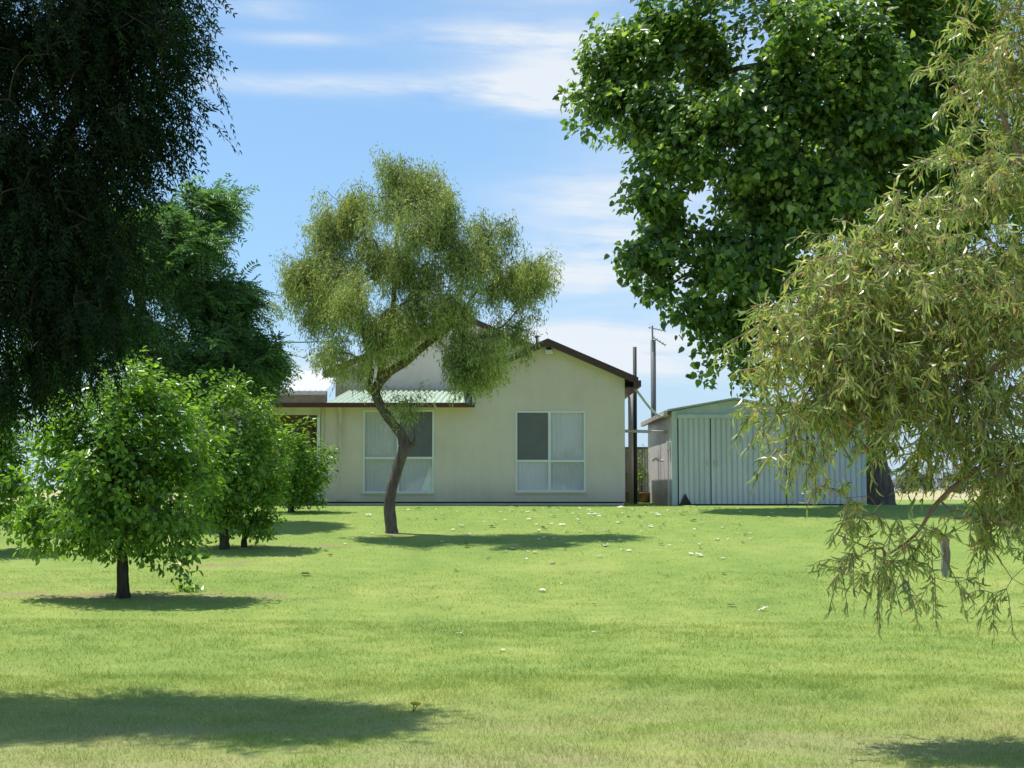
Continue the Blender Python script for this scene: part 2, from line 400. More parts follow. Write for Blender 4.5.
# grass blades (nobody could count them)
rng = np.random.default_rng(5)
def grass():
    def band(n, y0, y1, L, W):
        y = np.sqrt(rng.uniform(y0**2, y1**2, n)); x = rng.uniform(-0.42, 0.42, n) * y + rng.normal(0, .2, n)
        l = rng.uniform(0.6, 1.3, n) * L; w = rng.uniform(0.7, 1.3, n) * W
        return x, y, l, w
    parts = [band(200000, 7.5, 13.5, 0.042, 0.0045), band(150000, 12.5, 19, 0.040, 0.006), band(90000, 17, 25, 0.035, 0.008), band(150000, 21, 38.5, 0.028, 0.010)]
    x, y, l, w = (np.concatenate(a) for a in zip(*parts))
    # clumping and bare soil
    cl = np.sin(x*5.1+1.3*np.sin(y*3.3))*np.sin(y*4.7+1.7*np.sin(x*2.9))
    keep = rng.uniform(0, 1, len(x)) < 0.78 + 0.3*cl
    for (cx, cy, rx, ry, s) in DIRT:
        d = ((x-cx)/rx)**2 + ((y-cy)/ry)**2
        keep &= ~((d < 0.8) & (rng.uniform(0, 1, len(x)) < 0.5))
    x, y, l, w, cl = (a[keep] for a in (x, y, l, w, cl))
    l = l * (1 + 0.25*cl)
    n = len(x); z = gz(x, y)
    az = rng.uniform(0, 2*np.pi, n); tilt = rng.uniform(0.35, 1.35, n)
    d = np.stack([np.cos(az)*np.sin(tilt), np.sin(az)*np.sin(tilt), np.cos(tilt)], -1)
    b2 = rng.uniform(0, 2*np.pi, n); side = np.stack([np.cos(b2), np.sin(b2), np.zeros(n)], -1)
    p = np.stack([x, y, z-0.004], -1)
    v = np.stack([p - side*w[:, None]/2, p + side*w[:, None]/2, p + d*l[:, None]], 1).reshape(-1, 3)
    f = np.arange(3*n).reshape(-1, 3)
    me = np_mesh('grass', v, [f], {'rnd': np.repeat(rng.uniform(0, 1, n), 3)})
    tag(link('grass', me, blade_mat()), 'short mown green lawn with straw-coloured patches running up to the house', 'grass', kind='stuff')
grass()

# ------------------------------------------------------------------ foliage
def T(*rows): return np.array(rows, float)
TPL = {
 'diamond': (T((0,0,0),(-.5,.42,.05),(0,1,-.06),(.5,.42,.05)), [np.array([[0,1,2],[0,2,3]])]),
 'lance':   (T((0,0,0),(-.5,.28,.02),(.5,.28,.02),(-.42,.62,-.02),(.42,.62,-.02),(0,1,-.12)), [np.array([[0,2,1],[3,4,5]]), np.array([[1,2,4,3]])]),
 'sickle':  (T((0,0,0),(-.15,.25,.03),(.85,.25,.03),(.05,.6,.0),(.95,.6,.0),(-.3,1,-.08)), [np.array([[0,2,1],[3,4,5]]), np.array([[1,2,4,3]])]),
 'broad':   (T((0,0,0),(-.47,.16,.15),(-.42,.55,.08),(0,1,-.16),(.42,.55,.08),(.47,.16,.15)), [np.array([[0,1,2,3],[0,3,4,5]])]),
 'oval':    (T((0,0,0),(-.45,.3,.07),(-.4,.65,.05),(0,1,-.10),(.4,.65,.05),(.45,.3,.07)), [np.array([[0,1,2,3],[0,3,4,5]])]),
}
def leaves(name, tpl, pos, ax, nr, L, W, mat, parent, rnd):
    t, fl = TPL[tpl]; n = len(pos); K = len(t)
    ax = norm(ax); sd = norm(np.cross(ax, nr)); up = np.cross(sd, ax)
    v = pos[:, None] + (t[None, :, 0:1]*W[:, None, None])*sd[:, None] + (t[None, :, 1:2]*L[:, None, None])*ax[:, None] + (t[None, :, 2:3]*L[:, None, None])*up[:, None]
    v = v.reshape(-1, 3) - root_loc(parent)
    fs = [(f[None] + (np.arange(n)*K)[:, None, None]).reshape(-1, f.shape[1]) for f in fl]
    return link(name, np_mesh(name, v, fs, {'rnd': np.repeat(rnd, K)}), mat, parent, True)

def unit(rng, n):
    return norm(rng.normal(size=(n, 3)))

class Skel:
    def __init__(s):
        s.p = np.zeros((60000, 3)); s.d = np.zeros((60000, 3)); s.r = np.zeros(60000); s.par = np.full(60000, -1); s.n = 0; s.chains = []; s.fixed = []
    def polyline(s, pts, rad, attach=-1):
        c = catmull(pts, 6); r = np.interp(np.linspace(0, 1, len(c)), np.linspace(0, 1, len(rad)), rad)
        idx = []
        prev = attach
        for k in range(len(c)):
            d = norm(c[min(k+1, len(c)-1)] - c[max(k-1, 0)])
            s.p[s.n] = c[k]; s.d[s.n] = d; s.r[s.n] = r[k]; s.par[s.n] = prev; prev = s.n; idx.append(s.n); s.n += 1
        s.fixed.append((c, r)); return idx
    def near(s, q): return int(np.argmin(((s.p[:s.n]-q)**2).sum(1)))
    def attach(s, q, rng, step, lo=0, arc=0.12, turn=0.5):
        v = q - s.p[lo:s.n]; dist = np.linalg.norm(v, axis=1)
        cosw = (v * s.d[lo:s.n]).sum(1) / (dist + 1e-6)
        a = lo + int(np.argmin(dist * (1 + turn*(1-cosw))))
        p0 = s.p[a]; L = np.linalg.norm(q-p0); k = max(1, int(L/step))
        t = np.linspace(0, 1, k+1)[1:]
        ctrl = (p0+q)/2 + s.d[a]*L*0.18 + np.array([0, 0, arc*L]) + rng.normal(0, 0.04*L, 3)
        path = ((1-t)**2)[:, None]*p0 + (2*t*(1-t))[:, None]*ctrl + (t**2)[:, None]*q
        prev = a; idx = [a]
        for j, c in enumerate(path):
            s.p[s.n] = c; s.d[s.n] = norm(c - (p0 if j == 0 else path[j-1])); s.par[s.n] = prev; s.r[s.n] = 0; prev = s.n; idx.append(s.n); s.n += 1
        s.chains.append(idx); return prev

def make_tree(name, label, cat, base, trunk, rad, blobs, seed, n_clump, n_tip, sig, bark, style, group=None, limbs=(), tip_r=0.004, step=0.3, clump_z=1.0, arc=0.12, shell=2.4, maxr=0.08, first=0.3):
    rng = np.random.default_rng(seed)
    root = thing(name, base, label, cat, group)
    sk = Skel(); ti = sk.polyline(trunk, rad)
    for pts, r in limbs:
        sk.polyline(pts, r, sk.near(np.array(pts[0])))
    lo = int(len(ti)*first)
    C = np.array([b[0] for b in blobs]); R = np.array([b[1] for b in blobs]); Wt = np.array([(b[2] if len(b) > 2 else 1.0) * (b[1][0]*b[1][1]*b[1][2])**(2/3) for b in blobs])
    def sample(n):
        k = rng.choice(len(blobs), n, p=Wt/Wt.sum())
        return C[k] + R[k]*unit(rng, n)*(rng.uniform(0, 1, n)**(1/shell))[:, None], k
    cl, ck = sample(n_clump)
    # every blob gets at least one clump
    ex = np.concatenate([np.full(b[3] if len(b) > 3 else 1, e_) for e_, b in enumerate(blobs)])
    cl = np.vstack([cl, C[ex] + R[ex]*unit(rng, len(ex))*(rng.uniform(0, 1, len(ex))**.5*np.where(np.bincount(ex)[ex] > 1, 1.0, 0.0))[:, None]]); ck = np.concatenate([ck, ex]); BW = np.array([b[2] if len(b) > 2 else 1.0 for b in blobs])
    start = sk.n
    order = np.argsort([np.min(((sk.p[:start]-c)**2).sum(1)) for c in cl])
    cl = cl[order]; ck = ck[order]
    for c in cl: sk.attach(c, rng, step, lo, arc, 0.5)
    pw = BW[ck]; k = rng.choice(len(cl), n_tip, p=pw/pw.sum())
    tips = cl[k] + rng.normal(0, 1, (n_tip, 3))*np.array([sig, sig, sig*clump_z])
    tips[:, 2] = np.maximum(tips[:, 2], gz(tips[:, 0], tips[:, 1]) + 0.25)
    td = np.zeros((n_tip, 3))
    cnt = np.zeros(60000)
    for q in range(n_tip):
        e = sk.attach(tips[q], rng, step*0.6, lo, arc*0.5, 0.25); td[q] = sk.d[e]; cnt[e] += 1
    for j in range(sk.n-1, -1, -1):
        if sk.par[j] >= 0: cnt[sk.par[j]] += cnt[j]
    V, Fc, off = [], [], 0
    for ci, (c, r) in enumerate(sk.fixed):
        n = 14
        v, f = tube_arrays(c, r, n)
        ctr = np.repeat(c, n, 0); w = v - ctr
        ang = np.tile(np.linspace(0, 2*np.pi, n, endpoint=False), len(c)); hh = np.repeat(np.arange(len(c)), n)
        v = ctr + w*(1 + 0.10*np.sin(ang*3 + hh*0.35) + 0.06*np.sin(ang*5 - hh*0.5) + rng.normal(0, 0.03, len(v)))[:, None]
        V.append(v); Fc.append(f+off); off += len(v)
    for idx in sk.chains:
        c = sk.p[idx]; r = np.minimum(tip_r*np.maximum(cnt[idx], 1)**0.5, maxr)
        r[0] = min(r[0], r[1]*1.15) if sk.r[idx[0]] == 0 else min(sk.r[idx[0]]*0.9, r[1]*1.4)
        if len(idx) < 2: continue
        n = 6 if r[0] > 0.02 else 4
        v, f = tube_arrays(c, r, n); V.append(v); Fc.append(f+off); off += len(v)
    me = np_mesh('trunk', np.concatenate(V) - root_loc(root), [np.concatenate(Fc)])
    link('trunk', me, bark, root, True)
    cen = (C*Wt[:, None]).sum(0)/Wt.sum()
    style(root, rng, tips, td, cen)
    return root

def st_weep(per, L, W, mat, drop=0.35, spread=0.12, tpl='sickle', lean=0.45, twig=None):
    def f(root, rng, tips, td, cen):
        n = len(tips)*per
        tp = np.repeat(tips, per, 0)
        # leaves hang in strands below each tip
        strand = np.repeat(rng.normal(0, spread, (len(tips)*max(1, per//6), 3)), 6, 0)
        if len(strand) < n: strand = np.vstack([strand, rng.normal(0, spread, (n-len(strand), 3))])
        u = rng.uniform(0, 1, n)**0.8
        pos = tp + strand[:n] + rng.normal(0, spread*0.25, (n, 3)); pos[:, 2] -= u*drop
        pos[:, 2] = np.maximum(pos[:, 2], gz(pos[:, 0], pos[:, 1]) + 0.2)
        ax = np.array([0, 0, -1.0]) + rng.normal(0, lean, (n, 3)) + 0.25*np.repeat(td, per, 0)
        leaves('crown', tpl, pos, ax, unit(rng, n), rng.uniform(.65, 1.2, n)*L, rng.uniform(.75, 1.2, n)*W, mat, root, rng.uniform(0, 1, n))
    return f

def st_twigs(per_t, per, tl, L, W, mat, twigmat, droop=0.5, tpl='sickle', hang=0.9):
    """near eucalypt: real twiglets carrying alternate hanging leaves"""
    def f(root, rng, tips, td, cen):
        m = len(tips)*per_t
        p0 = np.repeat(tips, per_t, 0); d0 = norm(np.repeat(td, per_t, 0) + rng.normal(0, .6, (m, 3)) + np.array([0, 0, -0.1]))
        Lt = rng.uniform(.5, 1.2, m)*tl
        ts = np.linspace(0, 1, 4)
        pts = p0[:, None] + d0[:, None]*(ts[None, :, None]*Lt[:, None, None]) + np.array([0, 0, -1.0])*(droop*(ts**2)[None, :, None]*Lt[:, None, None])
        r = 0.0028; off3 = np.array([[1, 0, 0], [-.5, 0, .87], [-.5, 0, -.87]])*r
        v = (pts[:, :, None] + off3[None, None]).reshape(-1, 3) - root_loc(root)
        fa = []
        for s in range(3):
            for k in range(3):
                k2 = (k+1) % 3; fa.append([s*3+k, s*3+k2, (s+1)*3+k2, (s+1)*3+k])
        fa = (np.array(fa)[None] + (np.arange(m)*12)[:, None, None]).reshape(-1, 4)
        link('twigs', np_mesh('twigs', v, [fa]), twigmat, root)
        n = m*per
        u = np.tile(np.linspace(0.15, 1, per), m) + rng.normal(0, .04, n)
        q = np.repeat(p0, per, 0) + np.repeat(d0*Lt[:, None], per, 0)*u[:, None]; q[:, 2] -= droop*u**2*np.repeat(Lt, per)
        ax = np.array([0, 0, -hang]) + 0.35*np.repeat(d0, per, 0) + rng.normal(0, .55, (n, 3))
        leaves('crown', tpl, q, ax, unit(rng, n), rng.uniform(.55, 1.25, n)*L, rng.uniform(.7, 1.25, n)*W, mat, root, rng.uniform(0, 1, n))
    return f

def st_broad(per, L, W, mat, spread=0.22, tpl='broad', upw=0.9, flat=0.75):
    def f(root, rng, tips, td, cen):
        n = len(tips)*per; tp = np.repeat(tips, per, 0)
        o = np.clip(rng.normal(0, 1, (n, 3)), -1.7, 1.7)*spread; o[:, 2] *= flat
        pos = tp + o
        outw = norm(tp - cen)
        nr = norm(np.array([0, 0, upw]) + 0.55*outw + rng.normal(0, .5, (n, 3)))
        ax = norm(o)*0.7 + 0.5*outw + np.array([0, 0, -0.45]) + rng.normal(0, .4, (n, 3))
        ax = ax - (ax*nr).sum(1, keepdims=True)*nr
        z_ = rng.uniform(.55, 1.3, n)
        leaves('crown', tpl, pos, ax, nr, z_*L, z_*rng.uniform(.75, 1.15, n)*W, mat, root, rng.uniform(0, 1, n))
    return f

def st_frond(per, FL, pairs, L, W, mat, spread=0.2, droop=0.35, hang=0.3, tpl='diamond', angle=0.9):
    def f(root, rng, tips, td, cen):
        m = len(tips)*per; tp = np.repeat(tips, per, 0)
        outw = norm((tp - cen)*np.array([1, 1, 0.3]))
        ax = norm(0.7*outw + 0.4*np.repeat(td, per, 0) + rng.normal(0, .5, (m, 3)) + np.array([0, 0, -hang]))
        nr = norm(np.array([0, 0, 1.0]) + rng.normal(0, .35, (m, 3))); nr = norm(nr - (nr*ax).sum(1, keepdims=True)*ax)
        sd = np.cross(ax, nr); fl = rng.uniform(.7, 1.2, m)*FL
        p0 = tp + rng.normal(0, spread, (m, 3))*np.array([1, 1, .6])
        A, B, C_, D = [], [], [], []
        fr = rng.uniform(0, 1, m)
        for k in range(pairs):
            t = (k+0.6)/pairs
            c = p0 + ax*(t*fl)[:, None]; c = c + np.array([0, 0, -1.0])*(droop*t*t*fl)[:, None]
            for s in (-1, 1):
                A.append(c); B.append(ax*math.cos(angle) + s*sd*math.sin(angle) + np.array([0, 0, -0.25]) + rng.normal(0, .15, (m, 3)))
                C_.append(nr + rng.normal(0, .3, (m, 3))); D.append(fr*0.6 + rng.uniform(0, .4, m))
        A, B, C_, D = np.concatenate(A), np.concatenate(B), np.concatenate(C_), np.concatenate(D)
        n = len(A)
        leaves('crown', tpl, A, B, C_, rng.uniform(.75, 1.15, n)*L, rng.uniform(.8, 1.2, n)*W, mat, root, D)
    return f

def blob(cx, cy, rx, ry, Y, rd=None, w=1.0, extra=1):
    s = Y/F
    return (P(cx, cy, Y), np.array([rx*s, rd if rd else rx*s, ry*s]), w, extra)

# --- slender leaning gum in front of the house
b = MIDTREE; Y0 = b[1]; q = lambda px, py, dy=0: P(px, py, Y0+dy)
r_ = lambda px: px*Y0/F
make_tree('gum_tree', 'leaning gum tree with twisted trunk and drooping olive crown in front of the house', 'tree', b,
    [b - [0, 0, .15], q(391, 528), q(390, 500), q(397, 470), q(404, 446), q(399, 431), q(385, 413), q(376, 396), q(379, 382)],
    [r_(8.4), r_(6.1), r_(5.3), r_(5.2), r_(5.6), r_(4.7), r_(4.6), r_(4.8), r_(4.2)],
    [blob(308, 268, 18, 30, Y0-.3, .7), blob(322, 300, 14, 22, Y0-.5, .5), blob(350, 200, 26, 20, Y0+.3, .8), blob(332, 225, 16, 16, Y0+.3, .5), blob(398, 176, 30, 15, Y0+.5, .8), blob(425, 195, 18, 16, Y0+.5, .6),
     blob(430, 222, 28, 20, Y0-.9, .8, 1.3), blob(455, 250, 26, 22, Y0-.9, .8, 1.2), blob(345, 290, 26, 22, Y0-1.0, .7, 1.3), blob(372, 322, 28, 20, Y0-.8, .7, 1.2), blob(395, 250, 24, 26, Y0-.2, .7, .9), blob(368, 248, 22, 20, Y0+.3, .6, .8), blob(425, 262, 22, 20, Y0-.2, .6, .8), blob(330, 255, 16, 16, Y0, .5, .8), blob(392, 196, 20, 14, Y0-.3, .5, .8), blob(530, 268, 12, 16, Y0+.1, .4, .7), blob(528, 300, 10, 14, Y0+.1, .4, .6), blob(410, 300, 22, 22, Y0-.2, .7, .7),
     blob(488, 238, 22, 22, Y0, .8), blob(512, 278, 18, 26, Y0+.2, .7), blob(490, 290, 24, 24, Y0-.1, .8), blob(450, 295, 24, 22, Y0-.4, .7, .8), blob(425, 312, 22, 16, Y0-.3, .6, .7), blob(400, 325, 20, 16, Y0-.5, .5, .7), blob(460, 325, 20, 16, Y0-.3, .5, .6), blob(480, 345, 17, 26, Y0-.4, .45, 1.2, 4), blob(466, 362, 10, 14, Y0-.4, .35, .8, 2), blob(498, 352, 10, 16, Y0-.4, .35, .8, 2), blob(505, 325, 14, 20, Y0, .4), blob(335, 352, 20, 13, Y0-.5, .5), blob(365, 362, 14, 12, Y0-.3, .4, .8), blob(410, 400, 18, 8, Y0-.35, .2, .4, 2), blob(395, 318, 22, 14, Y0-.5, .5, .8, 2)],
    11, 62, 1200, 0.18, M['bark_grey'], st_weep(132, 0.095, 0.0155, M['leaf_gum'], drop=0.34, spread=0.10, lean=0.6),
    limbs=[([q(379, 383), q(389, 372), q(405, 362), q(426, 345), q(450, 326), q(478, 290)], [r_(5), r_(4.5), r_(4.2), r_(3.5), r_(2.5), r_(1)]),
           ([q(376, 394), q(369, 386), q(371, 365), q(362, 330), q(352, 280)], [r_(4), r_(3.4), r_(2.6), r_(2), r_(1)]),
           ([q(380, 380), q(384, 350), q(393, 310), q(396, 250), q(400, 200)], [r_(4.2), r_(3.4), r_(2.8), r_(2), r_(.8)]),
           ([q(405, 447), q(411, 445), q(415, 440)], [r_(5), r_(3.2), r_(2.5)])],
    clump_z=0.9, step=0.25, tip_r=0.0045, first=0.85)

# --- big broad-leaved tree right of the shed
Yb = 41.5; b = np.array([P(877, 508, Yb)[0], Yb, float(gz(0, Yb))]); q = lambda px, py, dy=0: P(px, py, Yb+dy)
make_tree('broadleaf_tree', 'tall dense dark green broad-leaved tree with thick trunk right of the shed', 'tree', b,
    [b - [0, 0, .2], q(877, 500), q(875, 470), q(872, 420), q(868, 350), q(855, 250), q(845, 150), q(850, 40)], [.62, .45, .36, .32, .26, .2, .13, .06],
    [blob(635, 50, 40, 44, Yb-3, 1.5), blob(612, 105, 22, 26, Yb-3.2, .9), blob(592, 108, 10, 12, Yb-3.2, .4, .8), blob(610, 70, 22, 22, Yb-3.2, .8), blob(650, 130, 40, 34, Yb-3.5, 1.2), blob(700, 120, 66, 60, Yb-3.5, 1.6), blob(672, 200, 36, 36, Yb-3.6, 1.0), blob(640, 262, 12, 12, Yb-3.6, .4, .8), blob(705, 260, 44, 32, Yb-3.6, 1.2),
     blob(745, 200, 50, 50, Yb-2.5, 1.4), blob(835, 130, 60, 60, Yb-3, 1.6, 1.2), blob(860, 50, 60, 50, Yb-2.8, 1.6), blob(800, 0, 60, 26, Yb-2, 1.2), blob(905, 0, 60, 50, Yb-2, 1.4), blob(690, 28, 44, 30, Yb-2.5, 1.2, 1.2), blob(705, 300, 20, 14, Yb-3.6, .6, .7), blob(1000, 150, 60, 80, Yb-1, 1.6), blob(720, 60, 60, 50, Yb-2, 1.4), blob(820, 260, 50, 50, Yb-1, 1.4), blob(672, 284, 18, 14, Yb-3.6, .6, .7), blob(745, 318, 28, 30, Yb-3.6, .9), blob(724, 346, 10, 12, Yb-3.6, .4, .6), blob(748, 372, 12, 14, Yb-3.6, .4, .7), blob(780, 70, 76, 66, Yb-3, 2.0), blob(800, 190, 70, 70, Yb-3, 2.0), blob(770, 270, 50, 56, Yb-3, 1.4), blob(890, 110, 80, 90, Yb-2, 2.4), blob(940, 230, 70, 80, Yb-1, 2.3), blob(925, 150, 60, 60, Yb-2, 1.8), blob(960, 90, 50, 60, Yb-1.5, 1.6), blob(850, -40, 110, 60, Yb-1, 2.0, .45),
     blob(720, -30, 80, 40, Yb-2, 1.5, .45), blob(970, 20, 80, 90, Yb-.5, 2.3), blob(850, 315, 66, 44, Yb-1.5, 2.0), blob(860, 150, 90, 90, Yb+2.5, 1.8, .5), blob(1010, 260, 50, 60, Yb, 2)],
    12, 230, 3000, 0.31, M['bark_grey'], st_broad(32, 0.185, 0.155, M['leaf_broad'], spread=0.20, upw=0.5),
    limbs=[([q(872, 420), q(840, 360), q(790, 280), q(735, 210), q(680, 140)], [.18, .15, .11, .07, .03]),
           ([q(868, 350), q(830, 260), q(800, 160), q(770, 60)], [.14, .11, .08, .03]),
           ([q(866, 340), q(910, 250), q(940, 170), q(960, 60)], [.14, .11, .08, .03]),
           ([q(850, 240), q(780, 190), q(700, 110), q(640, 70)], [.14, .1, .07, .03])],
    step=0.45, tip_r=0.006, maxr=0.16, shell=2.0)

# --- near gum reaching in from the right
Yr = 10.0; bx = P(1170, 700, Yr)[0]; b = np.array([bx, Yr+.4, float(gz(bx, Yr+.4))]); q = lambda px, py, dy=0: P(px, py, Yr+dy)
make_tree('gum_tree', 'near gum tree on the right with yellow-green leaves and reddish twigs hanging over the lawn', 'tree', b,
    [b - [0, 0, .1], q(1168, 650, .4), q(1160, 560, .3), q(1140, 460, .2), q(1110, 380, .1), q(1080, 280), q(1060, 160), q(1050, 40), q(1060, -80)], [.2, .15, .13, .12, .1, .085, .065, .05, .03],
    [blob(1020, 60, 38, 70, Yr, .6), blob(990, 165, 36, 40, Yr-.1, .5), blob(940, 225, 50, 24, Yr-.1, .5), blob(880, 248, 42, 24, Yr-.1, .45), blob(838, 300, 42, 34, Yr-.1, .5, 1.2), blob(930, 310, 72, 50, Yr, .6, 1.2), blob(1005, 290, 45, 60, Yr+.1, .6),
     blob(795, 350, 32, 30, Yr-.1, .4, 1.2), blob(870, 375, 56, 34, Yr-.1, .5, 1.2), blob(960, 385, 60, 34, Yr, .55, 1.2), blob(798, 415, 24, 34, Yr-.1, .3, 1.1), blob(850, 432, 34, 24, Yr-.2, .3, .9), blob(925, 430, 50, 24, Yr, .4, .9), blob(850, 500, 26, 18, Yr-.2, .2, .35, 5), blob(880, 550, 28, 20, Yr-.2, .2, .35, 8), blob(840, 540, 10, 16, Yr-.2, .1, .3, 2), blob(925, 545, 26, 30, Yr-.2, .2, .3, 5), blob(1010, 568, 24, 16, Yr-.2, .2, .4, 4), blob(970, 520, 26, 26, Yr-.2, .2, .4, 4),
     blob(1000, 465, 36, 40, Yr-.1, .35, 1.0), blob(992, 548, 30, 26, Yr-.1, .25, .5), blob(940, 470, 20, 10, Yr-.1, .2, .25), blob(1080, 120, 70, 110, Yr+.1, .7), blob(1090, 320, 70, 100, Yr+.2, .7), blob(1080, 480, 60, 70, Yr+.1, .6), blob(1150, 200, 90, 150, Yr+.5, .8), blob(1060, -60, 90, 70, Yr+.2, .8), blob(1200, 420, 80, 90, Yr+.6, .7)],
    13, 480, 2300, 0.12, M['bark_twig'], st_twigs(3, 12, 0.20, 0.090, 0.0135, M['leaf_gum_near'], M['bark_twig'], droop=0.55, hang=0.75),
    limbs=[([q(1105, 370, .1), q(1050, 360), q(1005, 345), q(960, 350), q(900, 365), q(840, 360)], [.06, .045, .034, .026, .016, .007]),
           ([q(1005, 346), q(975, 300), q(962, 260), q(940, 235)], [.026, .022, .016, .007]),
           ([q(1020, 352), q(960, 390), q(910, 420), q(868, 430)], [.024, .018, .013, .006]),
           ([q(1130, 440, .2), q(1050, 440), q(985, 465), q(940, 500), q(915, 535), q(880, 560)], [.05, .03, .02, .014, .01, .005]),
           ([q(1070, 250), q(1030, 180), q(1000, 110)], [.04, .028, .01])],
    step=0.12, tip_r=0.0018, maxr=0.022, clump_z=0.9, arc=0.05, shell=2.2)

# --- near ash on the left, seen from its shaded side
Yl = 12.05; bx = P(-190, 700, Yl)[0]; b = np.array([bx, Yl+.3, float(gz(bx, Yl+.3))]); q = lambda px, py, dy=0: P(px, py, Yl+dy)
make_tree('ash_tree', 'dark near tree on the left edge with fine drooping leaves, shading the lawn', 'tree', b,
    [b - [0, 0, .1], q(-190, 640, .3), q(-180, 500, .2), q(-150, 350, .1), q(-110, 220), q(-70, 60), q(-40, -120)], [.3, .24, .2, .18, .15, .11, .05],
    [blob(80, 50, 80, 80, Yl, .8, 1.1), blob(10, 40, 70, 60, Yl+.4, .6, 1.1), blob(110, 40, 70, 80, Yl+.5, .6, 1.1), blob(40, 200, 80, 90, Yl+.5, .6, 1.0), blob(130, -10, 60, 40, Yl+.2, .6, 1.1), blob(40, 180, 85, 85, Yl, .9, 1.2), blob(160, 35, 30, 46, Yl-.1, .6), blob(176, 105, 20, 28, Yl-.1, .4, .9), blob(130, 140, 42, 46, Yl, .6, 1.1), blob(50, 295, 66, 66, Yl-.1, .8, 1.2), blob(95, 235, 36, 50, Yl-.1, .6), blob(105, 305, 18, 26, Yl-.1, .35),
     blob(20, 375, 46, 30, Yl-.1, .6, 1.0), blob(62, 355, 24, 22, Yl-.1, .4), blob(-90, 60, 100, 110, Yl, .9, 1.0), blob(-90, 260, 90, 110, Yl, .9, 1.0), blob(-70, 390, 70, 36, Yl, .7), blob(60, -90, 115, 75, Yl+.1, .9, 1.2), blob(150, -60, 40, 40, Yl+.1, .6), blob(-100, -110, 110, 90, Yl+.1, .9), blob(40, -220, 100, 70, Yl+.1, .8), blob(-220, 150, 90, 160, Yl+.3, .9)],
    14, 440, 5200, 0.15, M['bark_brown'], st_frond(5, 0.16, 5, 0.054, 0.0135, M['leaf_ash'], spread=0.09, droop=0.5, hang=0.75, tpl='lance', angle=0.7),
    limbs=[([q(-150, 350, .1), q(-60, 300), q(20, 200), q(80, 110), q(130, 30)], [.11, .09, .065, .045, .02]),
           ([q(-60, 302), q(0, 320), q(60, 330)], [.05, .03, .012]),
           ([q(20, 200), q(90, 190), q(160, 140)], [.04, .025, .01])],
    step=0.15, tip_r=0.0022, maxr=0.03, clump_z=0.9, arc=0.08, shell=2.0)

# --- feathery tree behind the citrus trees
Yj = 33.5; bx = P(150, 520, Yj)[0]; b = np.array([bx, Yj, float(gz(bx, Yj))]); q = lambda px, py, dy=0: P(px, py, Yj+dy)
make_tree('feathery_tree', 'feathery dark green tree rising behind the citrus trees, left of the house', 'tree', b,
    [b - [0, 0, .1], q(150, 500), q(152, 440), q(148, 380), q(140, 300), q(135, 220)], [.26, .2, .17, .15, .11, .05],
    [blob(196, 205, 30, 13, Yj, .8), blob(160, 220, 36, 25, Yj, .9), blob(178, 275, 36, 26, Yj, .9), blob(205, 328, 36, 22, Yj-.3, .9, 1.1), blob(243, 350, 20, 22, Yj-.3, .7), blob(130, 320, 52, 55, Yj, 1.1, 1.1), blob(195, 368, 44, 18, Yj-.5, .9, 1.1), blob(80, 250, 65, 75, Yj, 1.2), blob(60, 370, 60, 50, Yj, 1.2), blob(120, 250, 45, 45, Yj, 1.0), blob(248, 378, 14, 12, Yj-.3, .4), blob(225, 318, 26, 20, Yj-.2, .7), blob(222, 292, 18, 14, Yj-.2, .6), blob(195, 300, 30, 20, Yj-.2, .7), blob(256, 364, 12, 16, Yj-.3, .5), blob(150, 275, 40, 40, Yj, 1.0), blob(190, 250, 22, 20, Yj-.2, .6)],
    15, 76, 1150, 0.22, M['bark_brown'], st_frond(8, 0.52, 9, 0.125, 0.036, M['leaf_feather'], spread=0.15, droop=0.35, hang=0.05, angle=1.05),
    limbs=[([q(148, 380), q(175, 350), q(215, 340)], [.1, .07, .03]), ([q(140, 300), q(165, 250), q(195, 212)], [.08, .05, .02])],
    step=0.3, tip_r=0.005, clump_z=0.4, arc=0.15, shell=2.0)

# --- citrus trees on the left
def citrus(px, py, label, blobs, seed, n_clump, n_tip, per, sig, L, W, trunk_px, rad, fork_y, dy=0):
    g = G(px, py) if dy == 0 else dy
    Yc = g[1]; q = lambda x, y, d=0: P(x, y, Yc+d)
    bl = [blob(cx, cy, rx, ry, Yc + dd, None, w) for (cx, cy, rx, ry, dd, w) in blobs]
    rr = np.random.default_rng(seed+500)
    for c_, r3, w_, *_x in list(bl):
        for _k in range(3):
            d_ = unit(rr, 1)[0]; d_[2] = abs(d_[2])*1.1 - .15; d_[1] = -abs(d_[1])*.7 if rr.uniform() < .5 else d_[1]
            bl.append((c_ + r3*d_*1.12, np.array([.10, .10, .16])*rr.uniform(.8, 1.5), w_*.7, 1))
    return make_tree('citrus_tree', label, 'tree', g, [g - [0, 0, .08]] + [q(*t) for t in trunk_px], rad, bl, seed, n_clump, n_tip, sig, M['bark_brown'],
        st_broad(per, L, W, M['leaf_citrus'], spread=sig*0.55, tpl='oval', upw=0.6, flat=0.9), 'citrus trees on the lawn', step=0.14, tip_r=0.0035, maxr=0.05, first=0.6, arc=0.1, shell=2.3)
citrus(122, 598, 'largest round citrus tree nearest the camera, standing on a bare soil strip', [(120, 455, 72, 62, 0, 1.2), (152, 405, 36, 26, 0, 1), (75, 480, 40, 46, 0, 1), (178, 470, 36, 50, 0, 1), (125, 510, 66, 30, -.1, 1), (50, 525, 24, 20, 0, .9), (110, 535, 40, 12, -.2, .7), (176, 548, 7, 22, -.2, .8), (100, 415, 36, 26, 0, 1), (85, 540, 20, 12, -.3, .7)],
    21, 90, 560, 30, .16, .105, .056, [(123, 588), (123, 560), (122, 535), (126, 500), (124, 450)], [.115, .085, .07, .06, .04, .02], 540)
